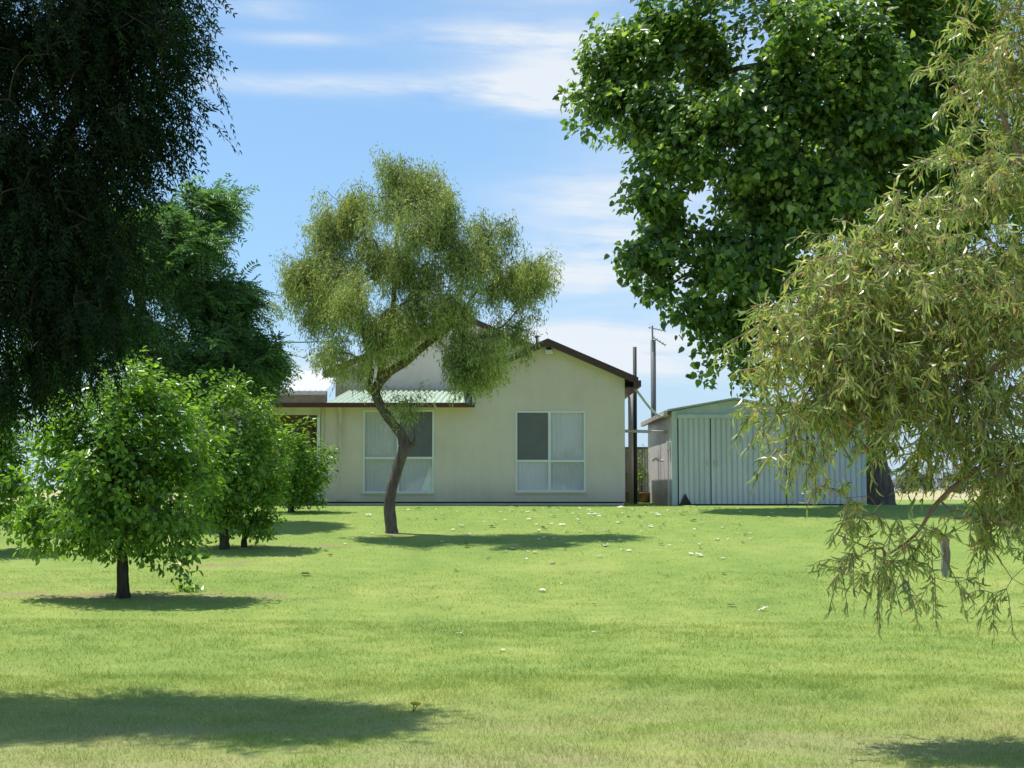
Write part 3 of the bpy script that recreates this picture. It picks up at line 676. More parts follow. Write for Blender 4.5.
citrus(-28, 552, 'citrus tree cut off by the left edge of the photo, under the dark near tree', [(-10, 485, 34, 40, 0, 1), (-50, 480, 40, 44, 0, 1), (-25, 440, 34, 24, 0, 1), (12, 495, 18, 26, 0, 1), (6, 448, 24, 26, 0, 1.2)],
    25, 50, 280, 26, .18, .11, .058, [(-28, 545), (-28, 520), (-28, 480)], [.11, .085, .07, .03], 520)
citrus(224, 549, 'medium citrus tree with a dark straight trunk behind the nearest citrus tree', [(222, 450, 40, 45, 0, 1.1), (195, 480, 30, 36, 0, 1), (250, 430, 22, 28, 0, 1), (225, 500, 34, 22, 0, 1), (255, 470, 20, 30, 0, 1), (215, 410, 22, 16, 0, 1)],
    22, 60, 330, 36, .18, .095, .05, [(224, 540), (224, 520), (223, 490), (226, 450)], [.11, .085, .075, .06, .03], 520)
citrus(244, 547, 'lowest citrus bush with leaves down to the grass beside the dark straight trunk', [(262, 510, 18, 22, 0, 1), (252, 525, 16, 13, 0, 1), (270, 490, 12, 14, 0, .9)],
    23, 18, 90, 26, .12, .09, .045, [(244, 540), (248, 530), (254, 515)], [.07, .05, .04, .02], 530)
citrus(291, 512, 'citrus tree farthest back, right beside the porch opening', [(300, 462, 20, 26, 0, 1), (288, 485, 18, 20, 0, 1), (312, 482, 14, 22, 0, 1), (296, 445, 12, 12, 0, 1), (300, 500, 14, 9, 0, .8)],
    24, 34, 180, 26, .17, .10, .052, [(291, 508), (292, 495), (296, 470)], [.09, .07, .06, .02], 495)

# --- small weed tuft beside the soil strip
g = G(187, 592); w = thing('weed', g, 'small leafy weed on the bare soil strip right of the nearest citrus trunk', 'weed')
n = 60; a = rng.uniform(0, 2*np.pi, n); ax = np.stack([np.cos(a), np.sin(a), rng.uniform(.3, 1.6, n)], -1)
leaves('foliage', 'lance', np.repeat(g[None], n, 0) + rng.normal(0, .05, (n, 3))*[1.6, 1, .2], ax, np.tile([0., 0, 1], (n, 1)), rng.uniform(.08, .2, n), rng.uniform(.015, .03, n), M['leaf_citrus'], w, rng.uniform(0, 1, n))

# ------------------------------------------------------------------ house
GZ = 1.16
Yh = 40.0
def hx(px, Y=Yh): return float(P(px, 450, Y)[0])
def hz(py, Y=Yh): return float(P(512, py, Y)[2])
house = thing('house', (hx(470), Yh + 4, GZ), 'cream rendered single-storey house with brown gable edges and two large white windows', 'house')
def rect(px0, py0, px1, py1, Y=Yh):
    return [(hx(px0, Y), hz(py1, Y)), (hx(px1, Y), hz(py1, Y)), (hx(px1, Y), hz(py0, Y)), (hx(px0, Y), hz(py0, Y))]
WIN = [(363, 410, 434, 493, 398, 458, 1), (515.5, 411, 585.5, 492, 549.5, 461, 0)]
zb = hz(501.8)
poly = [(hx(322), zb), (hx(625), zb), (hx(625), hz(379)), (hx(548), hz(345.5)), (hx(472), hz(379)), (hx(472), hz(407)), (hx(322), hz(407))]
MB().holed(poly, [rect(*w[:4]) for w in WIN], Yh, Yh+.22).build('front_wall', M['cream_wall'], house)
# side and rear walls of the front wing
MB().box((hx(625)-.22, Yh+.22, zb), (hx(625), Yh+6, hz(379))).build('side_wall', M['cream_wall'], house)
MB().box((hx(322), Yh+.22, zb), (hx(322)+.2, Yh+6, hz(407)+.02)).build('side_wall', M['cream_wall'], house)
# underfloor gap with a pale strip
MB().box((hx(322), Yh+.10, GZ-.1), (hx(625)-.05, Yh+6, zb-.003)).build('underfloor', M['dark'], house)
MB().box((hx(323), Yh+.03, hz(505.2)), (hx(624), Yh+.097, hz(503.2))).build('base_strip', M['cream_trim'], house)
# wall sheet joint strips
MB().box((hx(322)-.03, Yh-.035, zb), (hx(322)+.05, Yh-.003, hz(407))).build('corner_trim', M['cream_trim'], house)

for (x0, y0, x1, y1, mx, ty, dark) in WIN:
    fr = MB(); a, bb, c, d = hx(x0), hx(x1), hz(y1), hz(y0); m, t = hx(mx), hz(ty); f = .045
    ya, yb = Yh-.025, Yh+.06
    fr.box((a, ya, c), (a+f, yb, d)).box((bb-f, ya, c), (bb, yb, d)).box((a+f, ya, d-f), (bb-f, yb, d)).box((a+f, ya, c), (bb-f, yb, c+f))
    fr.box((m-.035, ya+.01, c+f), (m+.035, yb-.01, d-f)).box((a+f, ya+.012, t-.03), (m-.035, yb-.012, t+.03)).box((m+.035, ya+.012, t-.03), (bb-f, yb-.012, t+.03))
    win = fr.build('window', M['white_frame'], house)
    MB().box((a-.02, Yh-.05, c-.04), (bb+.02, Yh+.03, c-.003)).build('sill', M['cream_trim'], win)
    for (p0, p1) in ((a+f, m-.035), (m+.035, bb-f)):
        for (q0, q1, up) in ((c+f, t-.03, 0), (t+.03, d-f, 1)):
            left = p0 < m - .05 and p1 < m
            MB().add([(p0, Yh+.02, q0), (p1, Yh+.02, q0), (p1, Yh+.02, q1), (p0, Yh+.02, q1)], [(0, 1, 2, 3)]).build('pane', M['glass'], win)
            if up and (left == (dark == 0)):
                MB().box((p0, Yh+.005, q0), (p1, Yh+.010, q1)).build('fly_screen', M['screen'], win)
    bl = MB(); nn = 60; xs = np.linspace(a+.02, bb-.02, nn+1)
    vs = [(x, Yh+.055+.008*math.sin(k*1.7), z) for k, x in enumerate(xs) for z in (c+.02, d-.02)]
    bl.add(vs, [(2*k, 2*k+2, 2*k+3, 2*k+1) for k in range(nn)]).build('blind', M['blind'], win)
# pale curtain pulled aside in the left window
a = hx(421); MB().add([(a, Yh+.035, hz(491)), (hx(432), Yh+.035, hz(491)), (hx(432), Yh+.035, hz(466)), (a+.2, Yh+.035, hz(468))], [(0, 1, 2, 3)]).build('curtain', M['white_roof'], house)

# front gable roof
def gable(apx, apy, ex, ey, Y, y0, y1, t, roofmat, trimmat, barge_t):
    ax_, az_ = hx(apx, Y), hz(apy, Y); rx_, rz_ = hx(ex, Y), hz(ey, Y); lx_ = 2*ax_ - rx_
    r = MB()
    r.prism([(ax_, az_), (rx_, rz_), (rx_, rz_-t), (ax_, az_-t)], y0+.04, y1).prism([(ax_, az_), (ax_, az_-t), (lx_, rz_-t), (lx_, rz_)], y0+.04, y1)
    ro = r.build('roof', roofmat, house)
    bg = MB(); e = .02
    bg.prism([(ax_, az_+e), (rx_+e, rz_+e), (rx_+e, rz_-barge_t), (ax_, az_-barge_t)], y0, y0+.035).prism([(ax_, az_+e), (ax_, az_-barge_t), (lx_-e, rz_-barge_t), (lx_-e, rz_+e)], y0, y0+.035)
    bg.build('barge_board', trimmat, ro)
    return ro, (ax_, az_, rx_, rz_, lx_)
ro, gg = gable(548, 339, 638, 378, Yh-.35, Yh-.35, Yh+6.5, .10, M['green_roof'], M['brown_trim'], .17)
# eave gutter with a boxed end, soffit
MB().box((gg[2]-.10, Yh-.37, gg[3]-.22), (gg[2]+.09, Yh+6.5, gg[3]-.06)).build('gutter', M['brown_trim'], ro)
MB().box((hx(625)+.005, Yh-.30, gg[3]-.26), (gg[2]-.105, Yh+6.4, gg[3]-.225)).build('soffit', M['brown_trim'], ro)
# rear gable block
Yr2 = 46.0
rw = [(hx(335, Yr2), GZ), (hx(585, Yr2), GZ), (hx(585, Yr2), hz(368, Yr2)), (hx(460, Yr2), hz(316.5, Yr2)), (hx(335, Yr2), hz(368, Yr2))]
MB().prism(rw, Yr2, Yr2+.2).build('rear_wall', M['cream_wall'], house)
gable(460, 313, 597, 372, Yr2-.3, Yr2-.3, Yr2+9, .10, M['white_roof'], M['brown_trim'], .17)
# dark vent pipe on the rear roof
vx, vz = hx(537, 45.9), hz(346, 45.9)
MB().tube([(vx, 46.2, vz-.1), (vx, 46.2, hz(337.5, 46.2))], .035, 8).tube([(vx, 46.2, hz(338, 46.2)), (vx, 46.2, hz(335.5, 46.2))], .06, 8).build('vent_pipe', M['dark_pole'], house)

def corrugated(name, p0, u, v, nrm_, pitch, depth, mat, parent, shape='sine', sub=6):
    p0, u, v, nrm_ = (np.array(a, float) for a in (p0, u, v, nrm_)); Lu = np.linalg.norm(u); n = max(1, int(round(Lu/pitch)))
    if shape == 'sine':
        s = np.linspace(0, 1, n*sub+1); h = depth*0.5*np.cos(2*np.pi*s*n)
    else:
        prof = [(0, 0), (.76, 0), (.82, -1), (.94, -1)]
        s = np.array([(k+a)/n for k in range(n) for a, _ in prof] + [1.0]); h = depth*np.array([bq for k in range(n) for _, bq in prof] + [0])
    bot = p0 + s[:, None]*u + h[:, None]*nrm_; top = bot + v
    vs = np.vstack([bot, top]) - root_loc(parent); k = len(s)
    f = np.stack([np.arange(k-1), np.arange(1, k), np.arange(1, k)+k, np.arange(k-1)+k], -1)
    return link(name, np_mesh(name, vs, [f]), mat, parent)

# lean-to roof between the fascia and the rear gable, pale green corrugated
z0, z1 = hz(403.5, Yh-.28), hz(390, Yr2-.1)
corrugated('lean_to_roof', (hx(327), Yh-.28, z0), (hx(474)-hx(327), 0, 0), (0, Yr2-.1-(Yh-.28), z1-z0), (0, -.1, 1), .15, .05, M['green_roof'], house)
# fascia/gutter over the porch and lean-to
fx0, fx1 = hx(235), hx(475)
fa = MB().box((fx0, Yh-.36, hz(407.2, Yh-.36)), (fx1, Yh-.22, hz(402.6, Yh-.36))).build('gutter', M['red_brown'], house)
MB().box((fx0, Yh-.20, hz(407.5)), (hx(322)-.035, Yh+2.8, hz(404))).box((hx(322)-.03, Yh-.20, hz(407.0)+.01), (hx(471), Yh+.2, hz(404))).build('porch_ceiling', M['cream_trim'], house)
MB().box((fx0, Yh-.08, hz(415)), (hx(322)-.035, Yh+.02, hz(407.5)-.004)).build('porch_beam', M['cream_trim'], house)
MB().box((hx(319)-.05, Yh-.06, GZ), (hx(319)+.03, Yh+.0, hz(415)-.004)).build('porch_post', M['white_frame'], house)
MB().box((hx(240)-.05, Yh-.06, GZ), (hx(240)+.05, Yh+.0, hz(415)-.004)).build('porch_post', M['white_frame'], house)
MB().box((fx0, Yh+2.6, GZ), (hx(322), Yh+2.8, hz(407.5)-.004)).build('porch_back_wall', M['porch_brown'], house)
MB().box((fx0, Yh-.1, GZ-.1), (hx(322)-.04, Yh+2.6, GZ+.12)).build('porch_floor', M['terracotta'], house)
dr = MB().box((hx(300), Yh+2.54, GZ+.12), (hx(312), Yh+2.597, GZ+2.15)).build('porch_door', M['brown_trim'], house)
MB().box((hx(309.5), Yh+2.50, GZ+1.05), (hx(310.5), Yh+2.538, GZ+1.2)).build('handle', M['metal'], dr)
# downpipe
MB().tube([(hx(340.5), Yh-.28, hz(406.5)), (hx(340.5), Yh-.07, hz(412)), (hx(340.5), Yh-.07, hz(506))], .05, 10).box((hx(338.5), Yh-.13, hz(500)), (hx(342.5), Yh-.002, hz(499)))\
    .build('downpipe', M['cream_trim'], house)
# left rear wing with the white roof
Yw = 42.9
MB().box((hx(190, Yw), Yw, GZ), (hx(326, Yw), Yw+.2, hz(391, Yw))).build('wing_wall', M['concrete'], house)
zz0, zz1 = hz(390, Yw-.3), hz(371, Yw+4.5)
wr = corrugated('wing_roof', (hx(185, Yw), Yw-.3, zz0), (hx(327, Yw)-hx(185, Yw), 0, 0), (0, 4.8, zz1-zz0), (0, -.1, 1), .15, .04, M['white_roof'], house)
MB().box((hx(185, Yw), Yw-.36, zz0-.13), (hx(327, Yw), Yw-.26, zz0-.03)).build('gutter', M['rack_grey'], wr)
# floodlight under the gable apex
fl = thing('floodlight', (hx(549), Yh, hz(354)), 'small white twin floodlight fixed under the apex of the front gable', 'lamp')
fx_, fz_ = hx(549), hz(350)
MB().box((fx_-.06, Yh-.05, fz_-.02), (fx_+.06, Yh-.003, fz_+.08)).build('bracket', M['dark_pole'], fl)
hd = MB().box((fx_-.10, Yh-.22, fz_-.12), (fx_+.10, Yh-.055, fz_-.01)).build('lamp_head', M['white_plastic'], fl, bevel=.012)
MB().box((fx_-.08, Yh-.226, fz_-.105), (fx_+.08, Yh-.223, fz_-.03)).build('lens', M['glass'], hd)

# ------------------------------------------------------------------ shed
sx0, sx1 = hx(672), hx(866)
sh = thing('shed', ((sx0+sx1)/2, Yh+3.5, GZ), 'pale blue-grey sheet metal shed with low gable roof and ribbed double doors', 'shed')
ez, az = hz(411), hz(400); sxm = hx(735); sxb = hx(798); ezr = hz(414.5); Ys1 = Yh+7
# frame wall above the doors: a gable with a flatter lean-to on its right
MB().prism([(sx0+.03, hz(418)), (sx1-.03, hz(418)), (sx1-.03, ezr), (sxb, ez), (sxm, az), (sx0+.03, ez)], Yh+.02, Yh+.06).build('gable_panel', M['shed_trim'], sh)
MB().box((sx0, Yh-.0, GZ-.05), (sx0+.14, Yh+.1, ez)).build('corner_post', M['shed_trim'], sh)
MB().box((sx1-.14, Yh-.0, GZ-.05), (sx1, Yh+.1, ezr-.01)).build('corner_post', M['shed_trim'], sh)
MB().box((sx0+.14, Yh-.09, hz(418.5)), (sx1-.14, Yh-.0, hz(414.5))).build('door_track', M['shed_trim'], sh)
MB().box((sx0+.14, Yh+.07, GZ-.05), (sx1-.14, Yh+.10, hz(418))).build('door_gap_shade', M['shed_dark'], sh)  # near-black sheet, paints the shade seen through the door gaps
edges = [678, 710.6, 786, 862]
for k in range(3):
    xa, xb = hx(edges[k])+.012, hx(edges[k+1])-.012
    zbot = GZ+.03
    dr = corrugated('door', (xa, Yh-.04, zbot), (xb-xa, 0, 0), (0, 0, hz(418.5)-zbot), (0, -1, 0), 0.135, .035, M['shed_door'], sh, 'rib')
    if k < 2:
        hx_ = xb-.10 if k == 0 else xa+.1
        MB().box((hx_-.015, Yh-.075, GZ+1.0), (hx_+.015, Yh-.056, GZ+1.16)).build('handle', M['metal'], dr)
# solid dark triangle painting the shaded hole at the foot of the first door
MB().prism([(hx(679), GZ+.01), (hx(691), GZ+.01), (hx(684.5), GZ+.30)], Yh-.075, Yh-.055).build('corner_hole_shade', M['shed_dark'], sh)
# side walls
corrugated('side_wall', (sx0, Ys1, GZ), (0, Yh+.1-Ys1, 0), (0, 0, ez-GZ), (-1, 0, 0), .2, .02, M['shed_side'], sh, 'rib')
corrugated('side_wall', (sx1, Yh+.1, GZ), (0, Ys1-Yh-.1, 0), (0, 0, ezr-GZ-.01), (1, 0, 0), .2, .02, M['shed_side'], sh, 'rib')
MB().prism([(sx0, GZ), (sx1, GZ), (sx1, ezr), (sxb, ez), (sxm, az), (sx0, ez)], Ys1+.03, Ys1+.06).build('back_wall', M['shed_side'], sh)
# roof
rf = MB(); ov = .12; sl = (az-ez)/(sxm-sx0); t = .05
rf.prism([(sxm, az+.06), (sxm, az+.01), (sx0-ov, ez-ov*sl+.01), (sx0-ov, ez-ov*sl+.06)], Yh-.12, Ys1+.15)
rf.prism([(sxm, az+.06), (sxb, ez+.06), (sxb, ez+.01), (sxm, az+.01)], Yh-.12, Ys1+.15)
rf.prism([(sxb, ez+.06), (sx1+ov, ezr+.05), (sx1+ov, ezr+.0), (sxb, ez+.01)], Yh-.12, Ys1+.15)
rfo = rf.build('roof', M['shed_roof'], sh)
MB().box((sx0-ov-.09, Yh-.13, ez-ov*sl-.10), (sx0-ov-.004, Ys1+.15, ez-ov*sl+.02)).build('gutter', M['rack_grey'], rfo)
# fittings on the left wall
mx = sx0-.012
mb = thing('meter_box', (sx0-.05, Yh+.5, hz(446)), 'small pale power box high on the left wall of the shed near its front corner', 'power box')
MB().box((sx0-.10, Yh+.30, hz(450)), (sx0-.003, Yh+.55, hz(441))).build('case', M['white_plastic'], mb, bevel=.01)
MB().box((sx0-.07, Yh+.41, GZ), (sx0-.03, Yh+.45, hz(450)-.003)).build('conduit', M['white_plastic'], mb)
tp = thing('wall_tap', (sx0-.1, Yh+2.2, hz(458)), 'white bent pipe fitting sticking out of the left shed wall', 'tap')
Yt = Yh+2.2
MB().tube([(sx0-.01, Yt, hz(459)), (sx0-.14, Yt, hz(459)), (sx0-.22, Yt, hz(457)), (sx0-.30, Yt, hz(459.5))], .035, 8).build('pipe', M['white_plastic'], tp)
MB().box((sx0-.20, Yt-.05, hz(457)), (sx0-.10, Yt+.05, hz(456))).build('handle', M['white_plastic'], tp)

# ------------------------------------------------------------------ poles and cables between house and shed
Yp = 48.0; px_ = P(653.5, 400, Yp)[0]
ap = thing('antenna_pole', (px_, Yp, GZ), 'thick grey pole with a television antenna standing behind the shed', 'pole')
po = MB().tube([(px_, Yp, GZ-.1), (px_, Yp, hz(340, Yp))], .082, 12).build('pole', M['grey_pole'], ap, True)
an = MB().tube([(px_-.03, Yp-.1, hz(352, Yp)), (px_-.03, Yp-.1, hz(326, Yp))], .03, 6).build('antenna_mast', M['metal'], ap)
ya = MB(); z_ = hz(328.5, Yp)
ya.tube([(px_-.15, Yp-.1, z_+.02), (px_+.38, Yp-.2, z_-.10)], .018, 6)
for k in range(6):
    t = k/5; cx_ = px_-.12+.48*t; cz_ = z_+.013-.11*t
    ya.tube([(cx_-.02, Yp-.5, cz_), (cx_+.02, Yp+.3, cz_)], .010, 5)
ya.build('antenna', M['metal'], ap)
ya = MB(); z_ = hz(339, Yp); ya.tube([(px_-.05, Yp-.1, z_+.06), (px_+.36, Yp-.25, z_-.22)], .020, 6)
for k in range(5):
    t = k/4; ya.tube([(px_+.36*t, Yp-.5, z_+.04-.25*t), (px_+.36*t+.02, Yp+.25, z_+.04-.25*t)], .010, 5)
ya.build('antenna', M['metal'], ap)
Yq = 43.5; px2 = P(635, 400, Yq)[0]
dp = MB().tube([(px2, Yq, GZ-.1), (px2, Yq, hz(347, Yq))], .055, 10).build('steel_pole', M['dark_pole'], None, True)
tag(dp, 'thin dark steel pole standing in the gap between house and shed', 'pole')
px3 = hx(631, 44.2)
pp = MB().tube([(px3, 44.2, GZ), (px3, 44.2, hz(380, 44.2))], .08, 10).build('upright_strip', M['white_plastic'], None, True)  # white tube standing in for the pale strip beside the house
tag(pp, 'upright white strip by the right end of the house', 'pipe')
c0 = np.array([gg[2]-.02, Yh+.3, gg[3]-.23]); c1 = np.array([sx0-.02, Yh+.35, hz(414)])
pts = [c0 + (c1-c0)*t + np.array([0, 0, -.42*math.sin(math.pi*t)**1.0*(0.5+t)*.55]) for t in np.linspace(0, 1, 14)]
tag(MB().tube(pts, .032, 8).build('hose', M['white_plastic'], None, True), 'white flexible hose hanging from the house eave to the shed roof corner', 'hose')
rl = MB().tube([(hx(626)+.0, Yh+1.2, hz(431, Yh+1.2)), (sx0-.005, Yh+1.2, hz(432, Yh+1.2))], .04, 8).build('pipe_rail', M['white_plastic'], None, True)
tag(rl, 'white horizontal pipe bridging the gap between house and shed', 'pipe')
# weathered shelving behind the gap
Yk = 47.4; kx0, kx1 = hx(612, Yk), hx(649.5, Yk)
rk = thing('storage_rack', ((kx0+kx1)/2, Yk, GZ), 'weathered grey storage rack with shelves in the gap between house and shed', 'rack')
corrugated('back_panel', (kx0, Yk+.45, GZ), (kx1-kx0, 0, 0), (0, 0, hz(447, Yk)-GZ), (0, -1, 0), .08, .02, M['rack_grey'], rk)
for zq in (447, 473, 492): MB().box((kx0, Yk-.1, hz(zq+1.6, Yk)), (kx1, Yk+.42, hz(zq, Yk))).build('shelf', M['old_timber'], rk)
for xq in (kx0, kx1-.06): MB().box((xq, Yk-.16, GZ-.03), (xq+.06, Yk-.103, hz(447, Yk))).build('upright', M['old_timber'], rk)
def lathe(mb, c, prof, n=14):
    vs, fs = [], []
    for r, z in prof:
        for k in range(n):
            a = 2*math.pi*k/n; vs.append((c[0]+r*math.cos(a), c[1]+r*math.sin(a), c[2]+z))
    for i_ in range(len(prof)-1):
        for k in range(n): fs.append((i_*n+k, i_*n+(k+1) % n, (i_+1)*n+(k+1) % n, (i_+1)*n+k))
    return mb.add(vs, fs)
Yo = 46.6; pc = np.array([hx(645, Yo), Yo, GZ])
pt = thing('plant_pot', pc, 'terracotta pot on the ground at the left rear side of the shed', 'pot')
lathe(MB(), pc, [(.01, .0), (.11, .0), (.16, .26), (.185, .26), (.185, .31), (.15, .31), (.14, .27), (.01, .26)]).build('pot', M['terracotta'], pt, True)
Yv = 46.9; pc = np.array([hx(641, Yv), Yv, GZ])
pl = thing('potted_shrub', pc, 'slim green shrub in front of the rack in the gap beside the shed', 'plant')
MB().tube([pc, pc+[.02, 0, .6], pc+[-.02, 0, 1.15]], [.02, .015, .008], 6).build('stem', M['bark_brown'], pl)
n = 130; pos = pc + np.array([0, 0, .95]) + rng.normal(0, 1, (n, 3))*[.11, .11, .26]
leaves('foliage', 'oval', pos, unit(rng, n), norm(rng.normal(0, .5, (n, 3))+[0, 0, 1]), rng.uniform(.07, .12, n), rng.uniform(.03, .06, n), M['leaf_citrus'], pl, rng.uniform(0, 1, n))
# overhead service cable
A = P(350, 341, 46.5); B = P(-260, 285, 75)
pts = [A + (B-A)*t + np.array([0, 0, -1.1*math.sin(math.pi*t)]) for t in np.linspace(0, 1, 40)]
tag(MB().tube(pts, .02, 6).build('overhead_cable', M['cable'], None, True), 'thin dark overhead cable running from the roof into the trees on the left', 'cable')

# ------------------------------------------------------------------ tap post on the lawn
g = G(946, 577); s = g[1]/F
tpst = thing('tap_post', g, 'short weathered timber post standing in the lawn under the hanging gum branch', 'post')
o = MB()
z = np.linspace(-.1, 38*s, 7)
for k in range(6):
    j0, j1 = .012*math.sin(k*2.1), .012*math.sin(k*2.1+2.1)
    h = 3.5*s
    o.add([(g[0]+dx*h+jj, g[1]+dy*h, g[2]+zz) for zz, jj in ((z[k], j0), (z[k+1], j1)) for dx, dy in ((-1,-1),(1,-1),(1,1),(-1,1))],
          [(0,1,5,4),(1,2,6,5),(2,3,7,6),(3,0,4,7)] + ([(4,5,6,7)] if k == 5 else []))
o.build('post', M['old_timber'], tpst)
MB().tube([g+[-.02, -3.5*s-.02, 18*s], g+[-.02, -3.5*s-.02, 29*s], g+[-.02, -3.5*s-.06, 30*s], g+[-.02, -3.5*s-.08, 27*s]], .010, 6).build('tap', M['terracotta'], tpst)

# ------------------------------------------------------------------ fallen leaves on the lawn
def leaf_proto():
    n = 9; vs = []
    for k in range(n):
        t = k/(n-1); w = .42*math.sin(math.pi*min(1, t*1.02+.02))**.8*(1-.25*t)
        for s in (-1, 0, 1): vs.append((s*w*(1+.12*math.sin(k*2.3+s)), t-.5, .22*abs(s)*w*1.6 + .16*(t-.5)**2 + .05*math.sin(k*1.9+s)+.06))
    fs = []
    for k in range(n-1):
        for s in range(2): fs.append((k*3+s, k*3+s+1, k*3+s+4, k*3+s+3))
    m = MB(); m.add(vs, fs); return m
first = None
rl_ = np.random.default_rng(77)
spots = []
while len(spots) < 215:
    px, py = rl_.normal(595, 110), 507 + abs(rl_.normal(0, 27))
    if 350 < px < 860 and py < 640: spots.append((px, py))
spots += [(180, 566), (305, 576), (290, 548), (270, 540), (306, 617), (283, 671), (503, 652), (542, 592), (732, 607), (763, 611), (668, 577), (594, 634), (815, 640), (460, 636), (247, 556), (345, 545), (330, 556), (640, 610), (425, 690), (231, 579)]
for k, (px, py) in enumerate(spots):
    g = G(px, py)
    if first is None:
        o = leaf_proto().build('fallen_leaf', M['leaf_litter'], None, True); first = o
        tag(o, 'pale dry curled leaf lying on the green lawn', 'leaf', 'pale dry leaves scattered over the lawn')
    else:
        o = first.copy(); COL.objects.link(o)
    sz = rl_.uniform(.05, .13) + (.06 if rl_.uniform() < .15 else 0) if g[1] > 24 else rl_.uniform(.04, .09)
    if (px, py) in ((763, 611), (732, 607), (542, 592)): sz = .15
    o.location = (g[0], g[1], g[2] + .022); o.rotation_euler = (rl_.normal(0, .15), rl_.normal(0, .15), rl_.uniform(0, 6.28)); o.scale = (sz, sz, sz*rl_.uniform(.4, .9))
# yellow dandelion in the shade edge
g = G(413, 713); dn = thing('dandelion', g, 'tiny yellow flower at the edge of the dark foreground shadow', 'flower')
MB().tube([g, g+[.005, 0, .06]], .003, 5).tube([g, g+[.03, .01, .055]], .003, 5).build('stem', M['leaf_citrus'], dn)
M['yellow'] = paint('yellow_petals', (0.75, 0.55, 0.02), (0.6, 0.4, 0.01), 0.7)
yf = MB()
for c in (g+[.005, 0, .06], g+[.03, .01, .055]):
    lathe(yf, c, [(.003, -.008), (.018, -.002), (.030, .008), (.020, .016), (.001, .018)], 10)
yf.build('flower_head', M['yellow'], dn, True)

# ------------------------------------------------------------------ far trees beyond the paddock
def far_tree(px, Y, hpx, wpx, seed, label):
    bx_ = P(px, 490, Y)[0]; b_ = np.array([bx_, Y, float(gz(bx_, Y))]); s = Y/F; h = hpx*s; w_ = wpx*s
    mid = b_ + [0, 0, h*.6]
    return make_tree('far_tree', label, 'tree', b_, [b_ - [0, 0, .2], b_+[0, 0, h*.3], b_+[.1, 0, h*.6], b_+[0, 0, h*.9]], [.22*h/6, .16*h/6, .1*h/6, .03],
        [(mid, np.array([w_*.45, w_*.4, h*.34])), (mid+[w_*.2, 0, h*.12], np.array([w_*.28, w_*.3, h*.2])), (mid-[w_*.22, 0, h*.1], np.array([w_*.25, w_*.3, h*.22])), (mid+[0, 0, -h*.34], np.array([w_*.5, w_*.4, h*.2]), 1.0)],
        seed, 30, 190, h*.07, M['bark_brown'], st_broad(22, h*.055, h*.03, M['leaf_far'], spread=h*.05, tpl='diamond'), 'grey-green trees beyond the paddock', step=h*.08, tip_r=.012)
ftlab = 'hazy grey-green tree on the far side of the dry paddock'
for k, (px, Y, hp, wp) in enumerate([(884, 120, 30, 28), (905, 150, 26, 30), (926, 170, 30, 32), (948, 140, 24, 30), (968, 160, 32, 30), (992, 150, 28, 34), (1020, 140, 34, 36), (1055, 150, 30, 40), (640, 180, 24, 34), (250, 150, 34, 44), (215, 170, 30, 40)]):
    far_tree(px, Y, hp, wp, 40+k, ftlab)

# ------------------------------------------------------------------ sky, sun, camera
w = bpy.data.worlds.new('World'); SC.world = w; w.use_nodes = True
nt = w.node_tree; nt.nodes.clear()
out = nt.nodes.new('ShaderNodeOutputWorld'); bg = nt.nodes.new('ShaderNodeBackground'); nt.links.new(bg.outputs[0], out.inputs[0])
sky = nt.nodes.new('ShaderNodeTexSky'); sky.sky_type = 'NISHITA'; sky.sun_disc = False
sky.sun_elevation = math.asin(TO_SUN[2]); sky.sun_rotation = math.atan2(TO_SUN[0], TO_SUN[1]); sky.altitude = 100; sky.air_density = 1.0; sky.dust_density = 0.6; sky.ozone_density = 2.0
STR = 0.14
bg.inputs['Strength'].default_value = STR
tc = nt.nodes.new('ShaderNodeTexCoord'); sep = nt.nodes.new('ShaderNodeSeparateXYZ'); nt.links.new(tc.outputs['Generated'], sep.inputs[0])
yy = math_(nt, 'MAXIMUM', sep.outputs[1], 0.05)
az_ = math_(nt, 'DIVIDE', sep.outputs[0], yy); el_ = sep.outputs[2]
cmb = nt.nodes.new('ShaderNodeCombineXYZ'); nt.links.new(math_(nt, 'MULTIPLY', az_, 1.0), cmb.inputs[0]); nt.links.new(math_(nt, 'ADD', math_(nt, 'MULTIPLY', el_, 6.5), math_(nt, 'MULTIPLY', az_, 0.25)), cmb.inputs[1])
cn = noise(nt, 5.5, 7, 0.62, cmb.outputs[0]); cn2 = noise(nt, 17, 6, 0.65, cmb.outputs[0])
cm = math_(nt, 'ADD', math_(nt, 'MULTIPLY', cn, 0.72), math_(nt, 'MULTIPLY', cn2, 0.28))
tot = None
for (px, py, rx, ry, s) in [(370, 96, 190, 9, .85), (520, 96, 90, 16, 1.0), (560, 112, 60, 10, 1.1), (500, 48, 100, 16, .85), (560, 70, 60, 30, .8), (265, 28, 45, 9, .7), (300, 54, 60, 6, .6), (600, 200, 90, 22, .8), (610, 275, 110, 24, 1.2), (590, 240, 80, 20, .7), (650, 350, 170, 26, 1.6), (560, 335, 70, 8, 1.0), (330, 372, 180, 14, .8), (560, 10, 120, 10, .4), (720, 120, 120, 90, .5), (900, 250, 200, 120, .6)]:
    dx = math_(nt, 'DIVIDE', math_(nt, 'SUBTRACT', az_, (px-512)/F), rx/F); dy = math_(nt, 'DIVIDE', math_(nt, 'SUBTRACT', el_, (488-py)/F), ry/F)
    d = math_(nt, 'ADD', math_(nt, 'MULTIPLY', dx, dx), math_(nt, 'MULTIPLY', dy, dy))
    m_ = math_(nt, 'MULTIPLY', math_(nt, 'EXPONENT', math_(nt, 'MULTIPLY', d, -0.9)), s)
    tot = m_ if tot is None else math_(nt, 'ADD', tot, m_)
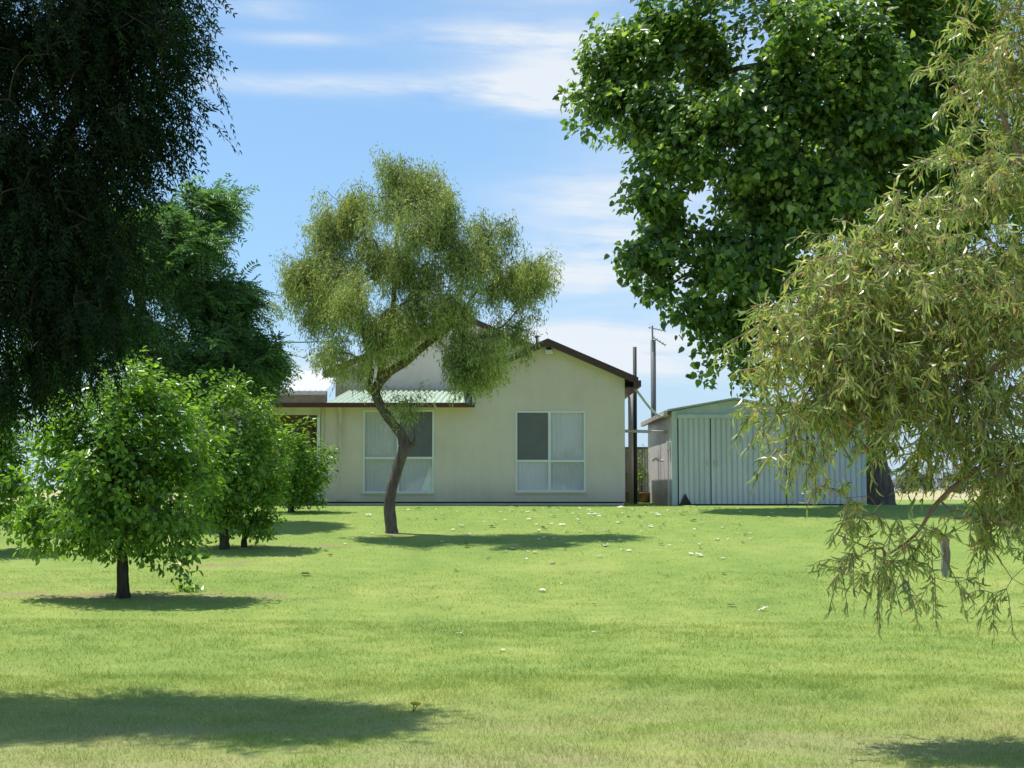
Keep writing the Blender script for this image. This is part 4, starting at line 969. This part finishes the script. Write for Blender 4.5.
back = math_(nt, 'LESS_THAN', sep.outputs[1], 0.3)
tot = math_(nt, 'ADD', tot, math_(nt, 'MULTIPLY', back, 0.08))
cov = math_(nt, 'MULTIPLY', tot, math_(nt, 'MULTIPLY', math_(nt, 'SUBTRACT', cm, 0.33, clamp=True), 4.2, clamp=True), clamp=True)
cov = math_(nt, 'MULTIPLY', cov, 0.9)
tint = mix(nt, 1.0, sky.outputs[0], (0.95, 1.10, 1.18), 'MULTIPLY')
hz_f = math_(nt, 'MULTIPLY', math_(nt, 'SUBTRACT', 0.75, el_, clamp=True), 0.75)
tint = mix(nt, hz_f, tint, tuple(v/STR for v in (0.315, 0.580, 0.930)))
hz_l = math_(nt, 'MULTIPLY', math_(nt, 'SUBTRACT', 1.0, math_(nt, 'DIVIDE', math_(nt, 'MAXIMUM', el_, 0.0), 0.13), clamp=True), 0.65)
tint = mix(nt, hz_l, tint, tuple(v/STR for v in (0.62, 0.77, 0.93)))
c = mix(nt, cov, tint, tuple(v/STR for v in (0.86, 0.91, 0.96)))
nt.links.new(c, bg.inputs[0])

sd = bpy.data.lights.new('sun', 'SUN'); sd.energy = 5.0; sd.angle = math.radians(0.53); sd.color = (1.0, 0.96, 0.88)
so = bpy.data.objects.new('sun', sd); COL.objects.link(so); so.location = (-10, 10, 30)
so.rotation_euler = Vector(TO_SUN).to_track_quat('Z', 'Y').to_euler()

cd = bpy.data.cameras.new('camera'); cd.sensor_width = 36; cd.lens = F/1024*36; cd.clip_end = 5000; cd.clip_start = 0.1
co = bpy.data.objects.new('camera', cd); COL.objects.link(co); co.location = (0, 0, EYE); co.rotation_euler = (math.pi/2 + PITCH, 0, 0)
SC.camera = co
SC.view_settings.view_transform = 'Standard'; SC.view_settings.look = 'None'; SC.view_settings.exposure = 0; SC.view_settings.gamma = 1
SC.cycles.max_bounces = 5; SC.cycles.diffuse_bounces = 4; SC.cycles.transmission_bounces = 3; SC.cycles.adaptive_threshold = 0.02; SC.cycles.transparent_max_bounces = 6; SC.cycles.glossy_bounces = 3
